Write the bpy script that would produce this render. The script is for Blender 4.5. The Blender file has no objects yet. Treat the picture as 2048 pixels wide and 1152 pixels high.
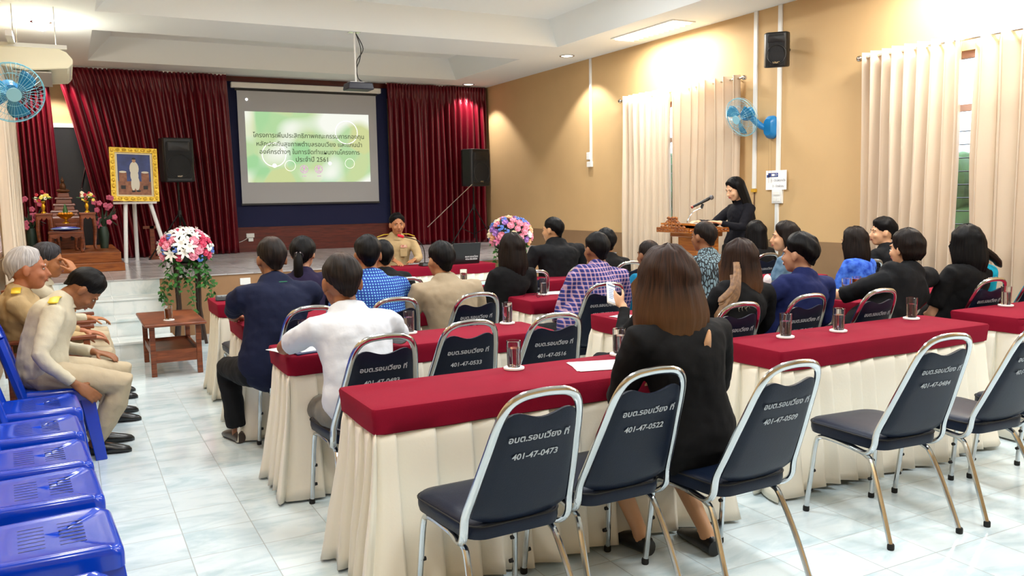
import bpy, bmesh, math, random
from mathutils import Vector, Matrix, Quaternion, noise
PI = math.pi
S = bpy.context.scene
COL = S.collection

# ---------------------------------------------------------------- camera
F_PX = 1683.8
def cam_setup():
    yaw, pitch, roll = 0.482873, -0.106211, -0.0178588
    cy, sy, cp, sp = math.cos(yaw), math.sin(yaw), math.cos(pitch), math.sin(pitch)
    f = Vector((sy*cp, cy*cp, sp)); r = Vector((cy, -sy, 0)); u = r.cross(f)
    cr, sr = math.cos(roll), math.sin(roll)
    r2 = r*cr + u*sr; u2 = -r*sr + u*cr
    cam = bpy.data.cameras.new('camera'); ob = bpy.data.objects.new('camera', cam); COL.objects.link(ob)
    cam.sensor_width = 36; cam.lens = 36*F_PX/2048; cam.clip_start = .05; cam.clip_end = 200
    m = Matrix((r2, u2, -f)).transposed().to_4x4(); m.translation = Vector((0, 0, 1.5))
    ob.matrix_world = m
    S.camera = ob
cam_setup()

# ---------------------------------------------------------------- colour management, world
S.view_settings.view_transform = 'Standard'; S.view_settings.look = 'None'
S.view_settings.gamma = 1; S.view_settings.use_curve_mapping = False
S.view_settings.exposure = 0.22
W = bpy.data.worlds.new('overcast_sky'); S.world = W; W.use_nodes = True
bg = W.node_tree.nodes['Background']; bg.inputs[0].default_value = (.78, .88, 1, 1); bg.inputs[1].default_value = 8

# room dimensions in metres
XR, XL, YB, YF = 7.08, -.62, 14.55, -3.0      # right wall, left wall, back wall, wall behind the camera
ZC, ZT, ZS, YS = 3.56, 3.9, .686, 10.2        # ceiling, tray ceiling, stage floor, stage front

def light_area(name, loc, sx, sy, power, color=(1, .97, .9), rot=(0, 0, 0), spread=PI):
    l = bpy.data.lights.new(name, 'AREA'); l.shape = 'RECTANGLE'; l.size = sx; l.size_y = sy
    l.energy = power; l.color = color; l.spread = spread
    o = bpy.data.objects.new(name, l); COL.objects.link(o); o.location = loc; o.rotation_euler = rot
    return o
TROFF = [(6.62, 8.75), (6.62, 4.65), (6.62, .6), (-.12, 7.6), (-.12, 4.0), (-.12, .4)]   # recessed fluorescent fixtures over the side aisles
TRAYL = [(1.9, 7.6), (4.6, 7.6), (1.9, 4.4), (4.6, 4.4), (1.9, 1.2), (4.6, 1.2)]           # unseen fixtures added in the tray ceiling to light the room
DOWN = [(6.617, 10.76), (6.552, 14.045), (-.12, 11.0), (-.08, 14.0)]
for x, y in TROFF:
    light_area('ceiling_light_lamp', (x, y, ZC-.045), .24, 1.15, 76 if x > 3 else 34, (1, .96, .88))
for x, y in TRAYL:
    light_area('added_tray_lamp', (x, y, ZT-.05), .5, 1.1, 50, (.93, .97, 1))
for i, (x, y) in enumerate(DOWN):
    l = bpy.data.lights.new('downlight_lamp', 'SPOT'); l.energy = 130; l.color = (1, .95, .9)
    l.spot_size = math.radians(105); l.spot_blend = .35; l.shadow_soft_size = .04
    o = bpy.data.objects.new('downlight_lamp', l); COL.objects.link(o); o.location = (x, y, ZC-.02 if i != 2 else ZC-.12)
    if i == 2:
        l = bpy.data.lights.new('globe_lamp', 'POINT'); l.energy = 22; l.color = (1, .97, .92); l.shadow_soft_size = .06
        o = bpy.data.objects.new('globe_lamp', l); COL.objects.link(o); o.location = (x, y, ZC-.2)

# ---------------------------------------------------------------- materials
def srgb(h):
    h = h.lstrip('#'); c = [int(h[i:i+2], 16)/255 for i in (0, 2, 4)]
    return tuple(((v+.055)/1.055)**2.4 if v > .04045 else v/12.92 for v in c) + (1,)
MATS = {}
def new_mat(name):
    m = bpy.data.materials.new(name); m.use_nodes = True
    return m, m.node_tree.nodes, m.node_tree.links, m.node_tree.nodes['Principled BSDF']
def mat(name, c, rough=.5, metal=0, spec=.5, var=0, vscale=8, bump=0, bscale=60, coat=0, sheen=0, trans=0, emit=None, estr=0, c2=None, alpha=1, stretch=None, coords='Object'):
    if name in MATS: return MATS[name]
    m, N, L, b = new_mat(name)
    c = srgb(c) if isinstance(c, str) else c
    b.inputs['Base Color'].default_value = c; b.inputs['Roughness'].default_value = rough
    b.inputs['Metallic'].default_value = metal; b.inputs['Specular IOR Level'].default_value = spec
    if coat: b.inputs['Coat Weight'].default_value = coat; b.inputs['Coat Roughness'].default_value = .08
    if sheen: b.inputs['Sheen Weight'].default_value = sheen
    if trans: b.inputs['Transmission Weight'].default_value = trans
    if emit: b.inputs['Emission Color'].default_value = srgb(emit); b.inputs['Emission Strength'].default_value = estr
    if alpha < 1: b.inputs['Alpha'].default_value = alpha
    tc = None
    if var or bump or c2:
        tc = N.new('ShaderNodeTexCoord'); mp = N.new('ShaderNodeMapping'); L.new(tc.outputs[coords], mp.inputs[0])
        if stretch: mp.inputs['Scale'].default_value = stretch
    if var or c2:
        n = N.new('ShaderNodeTexNoise'); n.inputs['Scale'].default_value = vscale; n.inputs['Detail'].default_value = 4
        L.new(mp.outputs[0], n.inputs['Vector'])
        r = N.new('ShaderNodeValToRGB'); L.new(n.outputs['Fac'], r.inputs[0]); L.new(r.outputs[0], b.inputs['Base Color'])
        r.color_ramp.elements[0].position = .3; r.color_ramp.elements[1].position = .7
        if c2: a, z = c, srgb(c2) if isinstance(c2, str) else c2
        else: a = tuple(v*(1-var) for v in c[:3])+(1,); z = tuple(min(1, v*(1+var)) for v in c[:3])+(1,)
        r.color_ramp.elements[0].color = a; r.color_ramp.elements[1].color = z
    if bump:
        n = N.new('ShaderNodeTexNoise'); n.inputs['Scale'].default_value = bscale; n.inputs['Detail'].default_value = 3
        L.new(mp.outputs[0], n.inputs['Vector'])
        bp = N.new('ShaderNodeBump'); bp.inputs['Strength'].default_value = bump; bp.inputs['Distance'].default_value = .01
        L.new(n.outputs['Fac'], bp.inputs['Height']); L.new(bp.outputs[0], b.inputs['Normal'])
    MATS[name] = m
    return m
def floor_mat(name, base, vein, grout, tile, off, rough, line=.004):
    m, N, L, b = new_mat(name)
    g = N.new('ShaderNodeNewGeometry'); sp = N.new('ShaderNodeSeparateXYZ'); L.new(g.outputs['Position'], sp.inputs[0])
    def mth(op, a, bv=None):
        n = N.new('ShaderNodeMath'); n.operation = op
        for i, v in enumerate((a, bv)):
            if v is None: continue
            if isinstance(v, (int, float)): n.inputs[i].default_value = v
            else: L.new(v, n.inputs[i])
        return n.outputs[0]
    lines = None; cells = []
    for k in (0, 1):
        t = mth('DIVIDE', mth('SUBTRACT', sp.outputs[k], off[k]), tile)
        fr = mth('ABSOLUTE', mth('SUBTRACT', mth('FRACT', t), .5))
        ln = mth('GREATER_THAN', fr, .5-line/tile/2); cells.append(mth('FLOOR', t))
        lines = ln if lines is None else mth('MAXIMUM', lines, ln)
    cb = N.new('ShaderNodeCombineXYZ'); L.new(cells[0], cb.inputs[0]); L.new(cells[1], cb.inputs[1])
    wn = N.new('ShaderNodeTexWhiteNoise'); L.new(cb.outputs[0], wn.inputs['Vector'])
    mix = N.new('ShaderNodeVectorMath'); mix.operation = 'MULTIPLY_ADD'
    L.new(wn.outputs['Color'], mix.inputs[0]); mix.inputs[1].default_value = (5, 5, 5); L.new(g.outputs['Position'], mix.inputs[2])
    mp = N.new('ShaderNodeMapping'); mp.inputs['Scale'].default_value = (1, 2.6, 1); mp.inputs['Rotation'].default_value = (0, 0, .5)
    L.new(mix.outputs[0], mp.inputs[0])
    nz = N.new('ShaderNodeTexNoise'); nz.inputs['Scale'].default_value = 3.2; nz.inputs['Detail'].default_value = 6; nz.inputs['Roughness'].default_value = .6
    nz.inputs['Distortion'].default_value = .6
    L.new(mp.outputs[0], nz.inputs['Vector'])
    r = N.new('ShaderNodeValToRGB'); L.new(nz.outputs['Fac'], r.inputs[0])
    r.color_ramp.elements[0].position = .32; r.color_ramp.elements[0].color = srgb(vein)
    r.color_ramp.elements[1].position = .56; r.color_ramp.elements[1].color = srgb(base)
    mx = N.new('ShaderNodeMixRGB'); L.new(lines, mx.inputs[0]); L.new(r.outputs[0], mx.inputs[1]); mx.inputs[2].default_value = srgb(grout)
    L.new(mx.outputs[0], b.inputs['Base Color'])
    rr = mth('ADD', mth('MULTIPLY', lines, .4), rough); L.new(rr, b.inputs['Roughness'])
    b.inputs['Specular IOR Level'].default_value = .5
    MATS[name] = m
    return m
def wood_mat(name, a, c, rough=.35, scale=3, axis=(1, 1, 12)):
    m, N, L, b = new_mat(name)
    tc = N.new('ShaderNodeTexCoord'); mp = N.new('ShaderNodeMapping'); mp.inputs['Scale'].default_value = axis; L.new(tc.outputs['Object'], mp.inputs[0])
    n = N.new('ShaderNodeTexNoise'); n.inputs['Scale'].default_value = scale; n.inputs['Detail'].default_value = 5; n.inputs['Distortion'].default_value = 1.2
    L.new(mp.outputs[0], n.inputs['Vector'])
    r = N.new('ShaderNodeValToRGB'); L.new(n.outputs['Fac'], r.inputs[0]); L.new(r.outputs[0], b.inputs['Base Color'])
    r.color_ramp.elements[0].color = srgb(a); r.color_ramp.elements[1].color = srgb(c)
    r.color_ramp.elements[0].position = .35; r.color_ramp.elements[1].position = .65
    b.inputs['Roughness'].default_value = rough; MATS[name] = m
    return m
def drape_mat(name, c, rough=.6, transl=.3, sheen=0, spec=.3, c2=None):
    m, N, L, b = new_mat(name)
    out = N['Material Output']
    b.inputs['Base Color'].default_value = srgb(c); b.inputs['Roughness'].default_value = rough; b.inputs['Specular IOR Level'].default_value = spec
    if sheen: b.inputs['Sheen Weight'].default_value = sheen; b.inputs['Sheen Roughness'].default_value = .3; b.inputs['Sheen Tint'].default_value = srgb(c2 or c)
    tc = N.new('ShaderNodeTexCoord'); n = N.new('ShaderNodeTexNoise'); n.inputs['Scale'].default_value = 90; L.new(tc.outputs['Object'], n.inputs['Vector'])
    bp = N.new('ShaderNodeBump'); bp.inputs['Strength'].default_value = .12; bp.inputs['Distance'].default_value = .004; L.new(n.outputs['Fac'], bp.inputs['Height']); L.new(bp.outputs[0], b.inputs['Normal'])
    if transl:
        t = N.new('ShaderNodeBsdfTranslucent'); t.inputs[0].default_value = srgb(c); mx = N.new('ShaderNodeMixShader'); mx.inputs[0].default_value = transl
        L.new(b.outputs[0], mx.inputs[1]); L.new(t.outputs[0], mx.inputs[2]); L.new(mx.outputs[0], out.inputs[0])
    MATS[name] = m
    return m

# ---------------------------------------------------------------- mesh helpers
def V(*a): return Vector(a)
def box(bm, c, s, rot=None, taper=None):
    """box centred at c with size s; rot = Matrix or None; taper=(tx,ty) scale of the top"""
    vs = []
    for z in (-.5, .5):
        for x, y in ((-.5, -.5), (.5, -.5), (.5, .5), (-.5, .5)):
            tx, ty = (taper if taper and z > 0 else (1, 1))
            v = Vector((x*s[0]*tx, y*s[1]*ty, z*s[2]))
            if rot is not None: v = rot @ v
            vs.append(bm.verts.new(v+Vector(c)))
    for f in ((3, 2, 1, 0), (4, 5, 6, 7), (0, 1, 5, 4), (1, 2, 6, 5), (2, 3, 7, 6), (3, 0, 4, 7)):
        bm.faces.new([vs[i] for i in f])
    return vs
def b2(bm, x0, x1, y0, y1, z0, z1): return box(bm, ((x0+x1)/2, (y0+y1)/2, (z0+z1)/2), (x1-x0, y1-y0, z1-z0))
def loft(bm, rings, close=True, cap=True):
    """rings: list of lists of points"""
    vr = [[bm.verts.new(p) for p in r] for r in rings]; n = len(vr[0])
    for a, b in zip(vr, vr[1:]):
        for i in range(n if close else n-1):
            j = (i+1) % n
            bm.faces.new((a[i], a[j], b[j], b[i]))
    if cap:
        bm.faces.new(list(reversed(vr[0]))); bm.faces.new(vr[-1])
    return vr
def frames(pts, up=None):
    pts = [Vector(p) for p in pts]; T = []
    for i in range(len(pts)):
        a = pts[max(i-1, 0)]; b = pts[min(i+1, len(pts)-1)]; t = (b-a)
        T.append(t.normalized() if t.length > 1e-9 else Vector((0, 0, 1)))
    ref = Vector(up) if up else (Vector((0, 0, 1)) if abs(T[0].z) < .9 else Vector((1, 0, 0)))
    n = (ref - T[0]*ref.dot(T[0])).normalized(); out = []
    for i, t in enumerate(T):
        if i: n = (n - t*n.dot(t)).normalized()
        out.append((pts[i], t, n, t.cross(n)))
    return out
def tube(bm, pts, r, seg=8, closed=False, up=None, round_ends=False):
    """r: number, list of numbers or list of (rn, rb)"""
    fr = frames(pts, up); rings = []
    rs = r if isinstance(r, (list, tuple)) and len(r) == len(pts) and not (len(pts) == 2 and isinstance(r, tuple)) else [r]*len(pts)
    for (p, t, n, b), q in zip(fr, rs):
        rn, rb = q if isinstance(q, (tuple, list)) else (q, q)
        rings.append([p + n*(rn*math.cos(2*PI*k/seg)) + b*(rb*math.sin(2*PI*k/seg)) for k in range(seg)])
    if closed:
        vr = [[bm.verts.new(p) for p in g] for g in rings]
        m = len(vr)
        for i in range(m):
            a, c = vr[i], vr[(i+1) % m]
            for k in range(seg): bm.faces.new((a[k], a[(k+1) % seg], c[(k+1) % seg], c[k]))
        return
    if round_ends:
        def cap(i, sgn):
            p, t, n, b = fr[i]; q = rs[i]; rn, rb = q if isinstance(q, (tuple, list)) else (q, q); m = min(rn, rb)
            out = []
            for a in (.45, .8):
                w = math.cos(a*PI/2)
                out.append([p + t*sgn*m*math.sin(a*PI/2) + n*(rn*w*math.cos(2*PI*k/seg)) + b*(rb*w*math.sin(2*PI*k/seg)) for k in range(seg)])
            return out
        rings = list(reversed(cap(0, -1))) + rings + cap(-1, 1)
    loft(bm, rings)
def ell(bm, c, r, rot=None, u=14, v=9):
    mt = Matrix.Translation(Vector(c)) @ (rot.to_4x4() if rot is not None else Matrix.Identity(4)) @ Matrix.Diagonal((r[0], r[1], r[2], 1))
    bmesh.ops.create_uvsphere(bm, u_segments=u, v_segments=v, radius=1, matrix=mt)
def lathe(bm, prof, seg=20, c=(0, 0, 0), cap=True):
    c = Vector(c)
    loft(bm, [[c+Vector((r*math.cos(2*PI*k/seg), r*math.sin(2*PI*k/seg), z)) for k in range(seg)] for r, z in prof], cap=cap)
def prism(bm, poly, h, m=None):
    """extrude polygon (list of xy) along z by h, transform by m"""
    a = [bm.verts.new((m @ Vector((x, y, 0))) if m else Vector((x, y, 0))) for x, y in poly]
    b = [bm.verts.new((m @ Vector((x, y, h))) if m else Vector((x, y, h))) for x, y in poly]
    n = len(poly)
    bm.faces.new(list(reversed(a))); bm.faces.new(b)
    for i in range(n): bm.faces.new((a[i], a[(i+1) % n], b[(i+1) % n], b[i]))
def spline(pts, n=6, closed=False):
    pts = [Vector(p) for p in pts]; out = []; m = len(pts)
    rng = range(m if closed else m-1)
    for i in rng:
        if closed: p0, p1, p2, p3 = pts[(i-1) % m], pts[i], pts[(i+1) % m], pts[(i+2) % m]
        else: p0, p1, p2, p3 = pts[max(i-1, 0)], pts[i], pts[i+1], pts[min(i+2, m-1)]
        for k in range(n):
            t = k/n
            out.append(.5*((2*p1)+(p2-p0)*t+(2*p0-5*p1+4*p2-p3)*t*t+(3*p1-p0-3*p2+p3)*t*t*t))
    if not closed: out.append(pts[-1])
    return out
def finish(bm, name, ang=38, smooth=True, flip=True):
    if flip: bmesh.ops.recalc_face_normals(bm, faces=bm.faces)
    me = bpy.data.meshes.new(name)
    if smooth:
        for f in bm.faces: f.smooth = True
        lim = math.radians(ang)
        for e in bm.edges:
            if len(e.link_faces) == 2 and e.calc_face_angle(0) > lim: e.smooth = False
    bm.to_mesh(me); bm.free()
    return me
def obj(name, bm, m, parent=None, bevel=0, sub=0, smooth=True, label=None, loc=None, rot=None, ang=38, flip=True):
    me = bm if isinstance(bm, bpy.types.Mesh) else finish(bm, name, ang, smooth, flip)
    if m is not None:
        ms = m if isinstance(m, (list, tuple)) else [m]
        if not len(me.materials):
            for q in ms: me.materials.append(q)
    o = bpy.data.objects.new(name, me); COL.objects.link(o)
    if parent: o.parent = parent
    if loc is not None: o.location = loc
    if rot is not None: o.rotation_euler = rot
    if bevel:
        md = o.modifiers.new('bevel', 'BEVEL'); md.width = bevel; md.segments = 2; md.limit_method = 'ANGLE'; md.angle_limit = math.radians(35)
    if sub:
        md = o.modifiers.new('sub', 'SUBSURF'); md.levels = sub; md.render_levels = sub
    if label: o['label'] = label
    return o
def BM(): return bmesh.new()
def thing(name, label, cat, loc=(0, 0, 0), rz=0, group=None):
    o = bpy.data.objects.new(name, None); COL.objects.link(o); o.location = loc; o.rotation_euler = (0, 0, rz)
    o.empty_display_size = .1
    o['label'] = label; o['category'] = cat
    if group: o['group'] = group
    return o
def tag(o, label, cat, group=None):
    o['label'] = label; o['category'] = cat
    if group: o['group'] = group
    return o
def struct(name, bm, m, parent=None, **k):
    o = obj(name, bm, m, parent, **k)
    if not parent: o['kind'] = 'structure'
    return o
def dup(root, loc, rz, label=None, group=None):
    r = root.copy(); COL.objects.link(r); r.location = loc; r.rotation_euler = (0, 0, rz)
    if label: r['label'] = label
    if group: r['group'] = group
    for ch in list(root.children):
        c = ch.copy(); COL.objects.link(c); c.parent = r
        for g in list(ch.children):
            d = g.copy(); COL.objects.link(d); d.parent = c
    return r
_txt = {}
def text_mesh(body, size, align='CENTER', extrude=0, space=1.0, bold=0):
    key = (body, size, align, extrude)
    if key in _txt: return _txt[key]
    c = bpy.data.curves.new('lettering', 'FONT'); c.body = body; c.size = size; c.align_x = align; c.align_y = 'CENTER'
    c.extrude = extrude; c.resolution_u = 3; c.space_character = space; c.offset = bold
    o = bpy.data.objects.new('lettering', c); COL.objects.link(o)
    dg = bpy.context.evaluated_depsgraph_get(); me = bpy.data.meshes.new_from_object(o.evaluated_get(dg))
    bpy.data.objects.remove(o); _txt[key] = me
    return me
def join_mesh(dst_bm, me, mtx):
    t = bmesh.new(); t.from_mesh(me); t.transform(mtx); tmp = bpy.data.meshes.new('tmp'); t.to_mesh(tmp); t.free()
    dst_bm.from_mesh(tmp); bpy.data.meshes.remove(tmp)

# ---------------------------------------------------------------- shared materials
M_wall = mat('tan_wall_paint', '#c9a878', .75, var=.03, vscale=2, bump=.08, bscale=120)
M_dado = mat('brown_dado_paint', '#8d7050', .6, var=.03)
M_ceil = mat('white_ceiling_paint', '#eef4f4', .9)
M_white = mat('white_paint', '#e9e9e4', .45)
M_floor = floor_mat('marble_floor_tiles', '#d6e4ea', '#b6ccd5', '#9aa3a5', .3045, (.372, 4.0), .12)
M_stagefloor = floor_mat('stage_floor_tiles', '#c5c3c4', '#9e9a9e', '#85828a', .3, (.1, .1), .18)
M_step = floor_mat('step_tiles', '#e0e6e6', '#bccdd0', '#c9cfce', .5, (.87, .2), .2)
M_red_cloth = mat('red_cloth', '#7f0a26', .85, bump=.15, bscale=300, spec=.15, var=.06, vscale=3)
M_cream = drape_mat('cream_skirt_cloth', '#f4efe0', .8, .12)
M_redcurt = drape_mat('crimson_stage_curtain', '#640819', .32, 0, sheen=.15, spec=.55, c2='#e0405a')
M_beige = drape_mat('beige_satin_curtain', '#f1e4d2', .38, .5, sheen=.1, spec=.5)
M_chrome = mat('chrome', '#c9ccce', .14, 1)
M_black = mat('black_plastic', '#101113', .45)
M_blackm = mat('black_metal', '#131315', .35, .6)
M_vinyl = mat('navy_vinyl', '#0e182b', .4, bump=.1, bscale=250, spec=.22, var=.08)
M_wood = wood_mat('brown_wood', '#5c2a17', '#8a4a2b')
M_woodred = wood_mat('red_brown_panel_wood', '#4d1711', '#6e261b', .3)
M_woodlt = wood_mat('carved_golden_wood', '#8a4a1c', '#b8722e', .35)
M_glass = mat('clear_glass', '#ffffff', .02, trans=1)
M_glass.node_tree.nodes['Principled BSDF'].inputs['IOR'].default_value = 1.45
M_gold = mat('gilded', '#d8a52a', .3, .85)
M_rubber = mat('black_rubber', '#0b0b0b', .7)
M_pipe = mat('white_conduit_plastic', '#e6e7e4', .4)
M_paper = mat('white_paper', '#f2f3f5', .6)
M_blueplastic = mat('blue_glossy_plastic', '#0239b4', .2, coat=.35, spec=.45)
# ================================================================ THE ROOM
bm = BM(); b2(bm, XL-.2, XR+.2, YF-.2, YS, -.1, 0); struct('floor', bm, M_floor)
# stage platform and its steps
bm = BM(); b2(bm, XL, XR, YS, YB, 0, ZS-.012)
b2(bm, .87, XR, YS-.012, YS, 0, ZS-.012); struct('trim_1', bm, mat('stage_front_paint', '#9a7450', .6))
bm = BM(); b2(bm, XL, XR, YS-.03, YB, ZS-.012, ZS); struct('trim_2', bm, M_stagefloor)
st = BM()
for k in range(3):
    b2(st, XL, .87, YS-.43*(k+1), YS-.43*k-.02, 0, ZS-.1715*(k+1)-.02)
    b2(st, XL, .885, YS-.43*(k+1)-.012, YS-.43*k-.02, ZS-.1715*(k+1)-.0195, ZS-.1715*(k+1))
b2(st, XL, .87, YS-.0195, YS, 0, ZS-.013)
struct('trim_3', st, M_step, smooth=False)
# walls (right wall with two window openings and an added unseen one, dado band at the foot)
WINS = [(7.75, 9.75), (3.75, 5.7), (-.2, 1.7)]; WZ0, WZ1 = .95, 2.72  # last opening is an unseen window added to let daylight in
def wall_with_openings(x0, x1, y0, y1, z0, z1, ops):
    bm = BM(); ys = y0
    for a, b in sorted(ops):
        b2(bm, x0, x1, ys, a, z0, z1); b2(bm, x0, x1, a, b, z0, WZ0); b2(bm, x0, x1, a, b, WZ1, z1); ys = b
    b2(bm, x0, x1, ys, y1, z0, z1)
    return bm
struct('wall_right', wall_with_openings(XR, XR+.2, YF, YB+.2, 0, ZC+.6, WINS), M_wall, smooth=False)
struct('wall_left', wall_with_openings(XL-.2, XL, YF, YB+.2, 0, ZC+.6, [(9.3, 11.6)]), M_wall, smooth=False)
bm = BM(); b2(bm, XL, XR, YB, YB+.2, 0, ZC+.6); struct('wall_back', bm, M_wall)
bm = BM(); b2(bm, XL, XR, YF-.2, YF, 0, ZC+.6); struct('wall_front', bm, M_wall)
bm = BM(); b2(bm, XR-.008, XR, YF, YB, 0, .98); struct('baseboard_right', bm, M_dado)
bm = BM(); b2(bm, XL, XL+.008, YF, YB, 0, .98); struct('baseboard_left', bm, M_dado)
# ceiling: flat soffit with two recessed trays with sloping sides
TX0, TX1 = .4, 6.13
trays = [(11.3, 13.65), (-2.0, 10.22)]
bm = BM()
def quad(bm, *p): return bm.faces.new([bm.verts.new(q) for q in p])
xs = (XL, TX0, TX1, XR); ys = (YF, -2.0, 10.22, 11.3, 13.65, YB)
for i in range(3):
    for j in range(5):
        if i == 1 and j in (1, 3): continue
        quad(bm, (xs[i], ys[j], ZC), (xs[i], ys[j+1], ZC), (xs[i+1], ys[j+1], ZC), (xs[i+1], ys[j], ZC))
for a, b in trays:
    ins = .19; io = .1
    lo = [(TX0, a, ZC), (TX1, a, ZC), (TX1, b, ZC), (TX0, b, ZC)]
    hi = [(TX0+ins*1.6, a+io, ZT), (TX1-ins, a+io, ZT), (TX1-ins, b-io, ZT), (TX0+ins*1.6, b-io, ZT)]
    for k in range(4): quad(bm, lo[k], lo[(k+1) % 4], hi[(k+1) % 4], hi[k])
    quad(bm, *hi)
bmesh.ops.remove_doubles(bm, verts=bm.verts, dist=1e-4)
bmesh.ops.recalc_face_normals(bm, faces=bm.faces)
o = struct('ceiling', bm, M_ceil, smooth=False)
bm = BM(); b2(bm, XL-.2, XR+.2, YF-.2, YB+.2, ZC+.6, ZC+.7); struct('ceiling', bm, M_ceil)
# windows on the right wall: frames, mullions, panes, bars
M_frame = mat('pinkish_window_wood', '#c9a79a', .5)
M_pane = mat('window_glass', '#eef4f6', .03, trans=1)
def window(n, x, a, b, side):
    bm = BM(); t = .06; xi = x+side*.05
    def bar(y0, y1, z0, z1): b2(bm, min(xi, xi+side*.06), max(xi, xi+side*.06), y0, y1, z0, z1)
    bar(a, b, WZ0, WZ0+t); bar(a, b, WZ1-t, WZ1); bar(a, b, 2.2, 2.2+t)
    k = 4
    for i in range(k+1):
        y = a+(b-a)*i/k; bar(max(a, y-t/2), min(b, y+t/2), WZ0, WZ1)
    w = struct('window_%d' % n, bm, M_frame)
    bm = BM(); b2(bm, min(xi+side*.025, xi+side*.031), max(xi+side*.025, xi+side*.031), a+.01, b-.01, WZ0+.01, WZ1-.01)
    obj('pane', bm, M_pane, w)
    bm = BM()
    for z in [WZ0+.12*i for i in range(1, 10)]: tube(bm, [(xi+side*.1, a, z), (xi+side*.1, b, z)], .006, 5)
    for i in range(1, 9): y = a+(b-a)*i/9; tube(bm, [(xi+side*.1, y, WZ0), (xi+side*.1, y, 2.15)], .006, 5)
    obj('burglar_bars', bm, M_blackm, w)
for i, (a, b) in enumerate(WINS): window(i+1, XR, a, b, 1)
window(4, XL, 9.3, 11.6, -1)
bm = BM()
random.seed(3)
for i in range(120):
    ell(bm, (10.2+random.uniform(-.5, .5), random.uniform(-2, 14), random.uniform(.2, 2.1)), [random.uniform(.3, .55)]*3, u=7, v=5)
o = obj('garden_hedge', bm, mat('hedge_green', '#2f4a24', .9, var=.5, vscale=6)); tag(o, 'dark green hedge glimpsed through the gap in the curtains on the right', 'hedge'); o['kind'] = 'stuff'
bm = BM(); b2(bm, XR+.2, 30, -20, 40, -.15, -.05); b2(bm, -30, XL-.2, -20, 40, -.15, -.05); struct('ground_outside', bm, mat('outdoor_concrete', '#8d8d86', .9))
# ---- curtains: pleated cloth walls
def pleat(name, m, path_fn, w, z0, z1, n, amp, parent=None, flare=0, seed=0, nz=18, sub=10, top_pinch=.5, thick=.004, foot=None, gather=0, rag=0):
    """path_fn(t)->(base point, tangent, normal) for t 0..1; n pleats over the width"""
    rnd = random.Random(seed); ph = [rnd.uniform(-.5, .5) for _ in range(n+2)]; am = [rnd.uniform(.65, 1.25) for _ in range(n+2)]
    bm = BM(); cols = n*sub; rows = []
    for j in range(nz+1):
        v = j/nz; z = z1+(z0-z1)*v; row = []
        for i in range(cols+1):
            t = i/cols; k = t*n; ki = int(k)
            a = amp*(top_pinch+(1-top_pinch)*min(1, v*2.2))*(am[ki]*(1-(k-ki))+am[ki+1]*(k-ki))
            d = math.sin(2*PI*k+.9*noise.noise((k*.31+seed, v*1.3, seed))*(v+.2)+ph[0])
            d = math.copysign(abs(d)**.75, d)
            p, tn, nn = path_fn(t)
            off = a*d + flare*v*v + .35*amp*noise.noise((k*.6, v*2.1+seed, 3.3))
            sx = .22*w/n*math.sin(2*(2*PI*k+ph[0]))*.5
            zz = z if not (rag and j == nz) else z+rag*noise.noise((k*.35, seed, 9))
            q = Vector(p)+Vector(tn)*sx+Vector(nn)*off; q.z = zz
            row.append(bm.verts.new(q))
        rows.append(row)
    for a, b in zip(rows, rows[1:]):
        for i in range(cols): bm.faces.new((a[i], a[i+1], b[i+1], b[i]))
    o = obj(name, bm, m, parent, ang=80, flip=False)
    md = o.modifiers.new('thick', 'SOLIDIFY'); md.thickness = thick
    return o
def straight(p0, p1, nrm):
    p0, p1 = Vector(p0), Vector(p1); t = (p1-p0).normalized(); nn = Vector(nrm)
    return lambda s: (p0.lerp(p1, s), t, nn)
# stage: three crimson curtains
def red_curtain(x0a, x1a, x0b, x1b, label, n, seed, ztop=3.545, zbot=ZS+.005):
    r = thing('stage_curtain', label, 'curtain', ((x0a+x1a)/2, YB-(.13 if seed == 1 else .29 if seed == 2 else .24), ZS))
    cx, cyy = (x0a+x1a)/2, 0
    bm = BM(); rows = []; cols = n*10; nz = 26; rnd = random.Random(seed)
    am = [rnd.uniform(.7, 2.0) for _ in range(n+2)]
    for j in range(nz+1):
        v = j/nz; z = ztop+(zbot-ztop)*v; row = []
        e = v**.8
        xa = x0a+(x0b-x0a)*e; xb = x1a+(x1b-x1a)*e
        for i in range(cols+1):
            t = i/cols; k = t*n; ki = int(k); amp = .05*(am[ki]*(1-k+ki)+am[ki+1]*(k-ki))
            amp *= .35 if v < .09 else min(1, .55+v)
            d = math.sin(2*PI*k+1.6*noise.noise((k*.25+seed, v*.9, 1)))
            if v < .08: d = math.sin(4*PI*k)
            row.append(bm.verts.new((xa+(xb-xa)*t-cx, -amp*d-.05*noise.noise((k*.5, v*2, seed)), z-ZS)))
        rows.append(row)
    for a, b in zip(rows, rows[1:]):
        for i in range(cols): bm.faces.new((a[i], a[i+1], b[i+1], b[i]))
    o = obj('drape', bm, M_redcurt, r, ang=80, flip=False); md = o.modifiers.new('thick', 'SOLIDIFY'); md.thickness = .005
    bm = BM(); b2(bm, x0a-cx, x1a-cx, .02, .06, ztop-ZS-.012, ztop-ZS+.012); obj('curtain_track', bm, M_white, r)
    return r
red_curtain(-.6, -.13, -.56, -.04, 'crimson stage curtain panel at the far left, behind the altar', 7, 1)
red_curtain(-.05, 2.39, .52, 2.46, 'wide crimson stage curtain between the altar and the projection screen', 20, 2)
red_curtain(5.10, 7.02, 5.12, 7.02, 'crimson stage curtain to the right of the projection screen', 17, 3)
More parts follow.
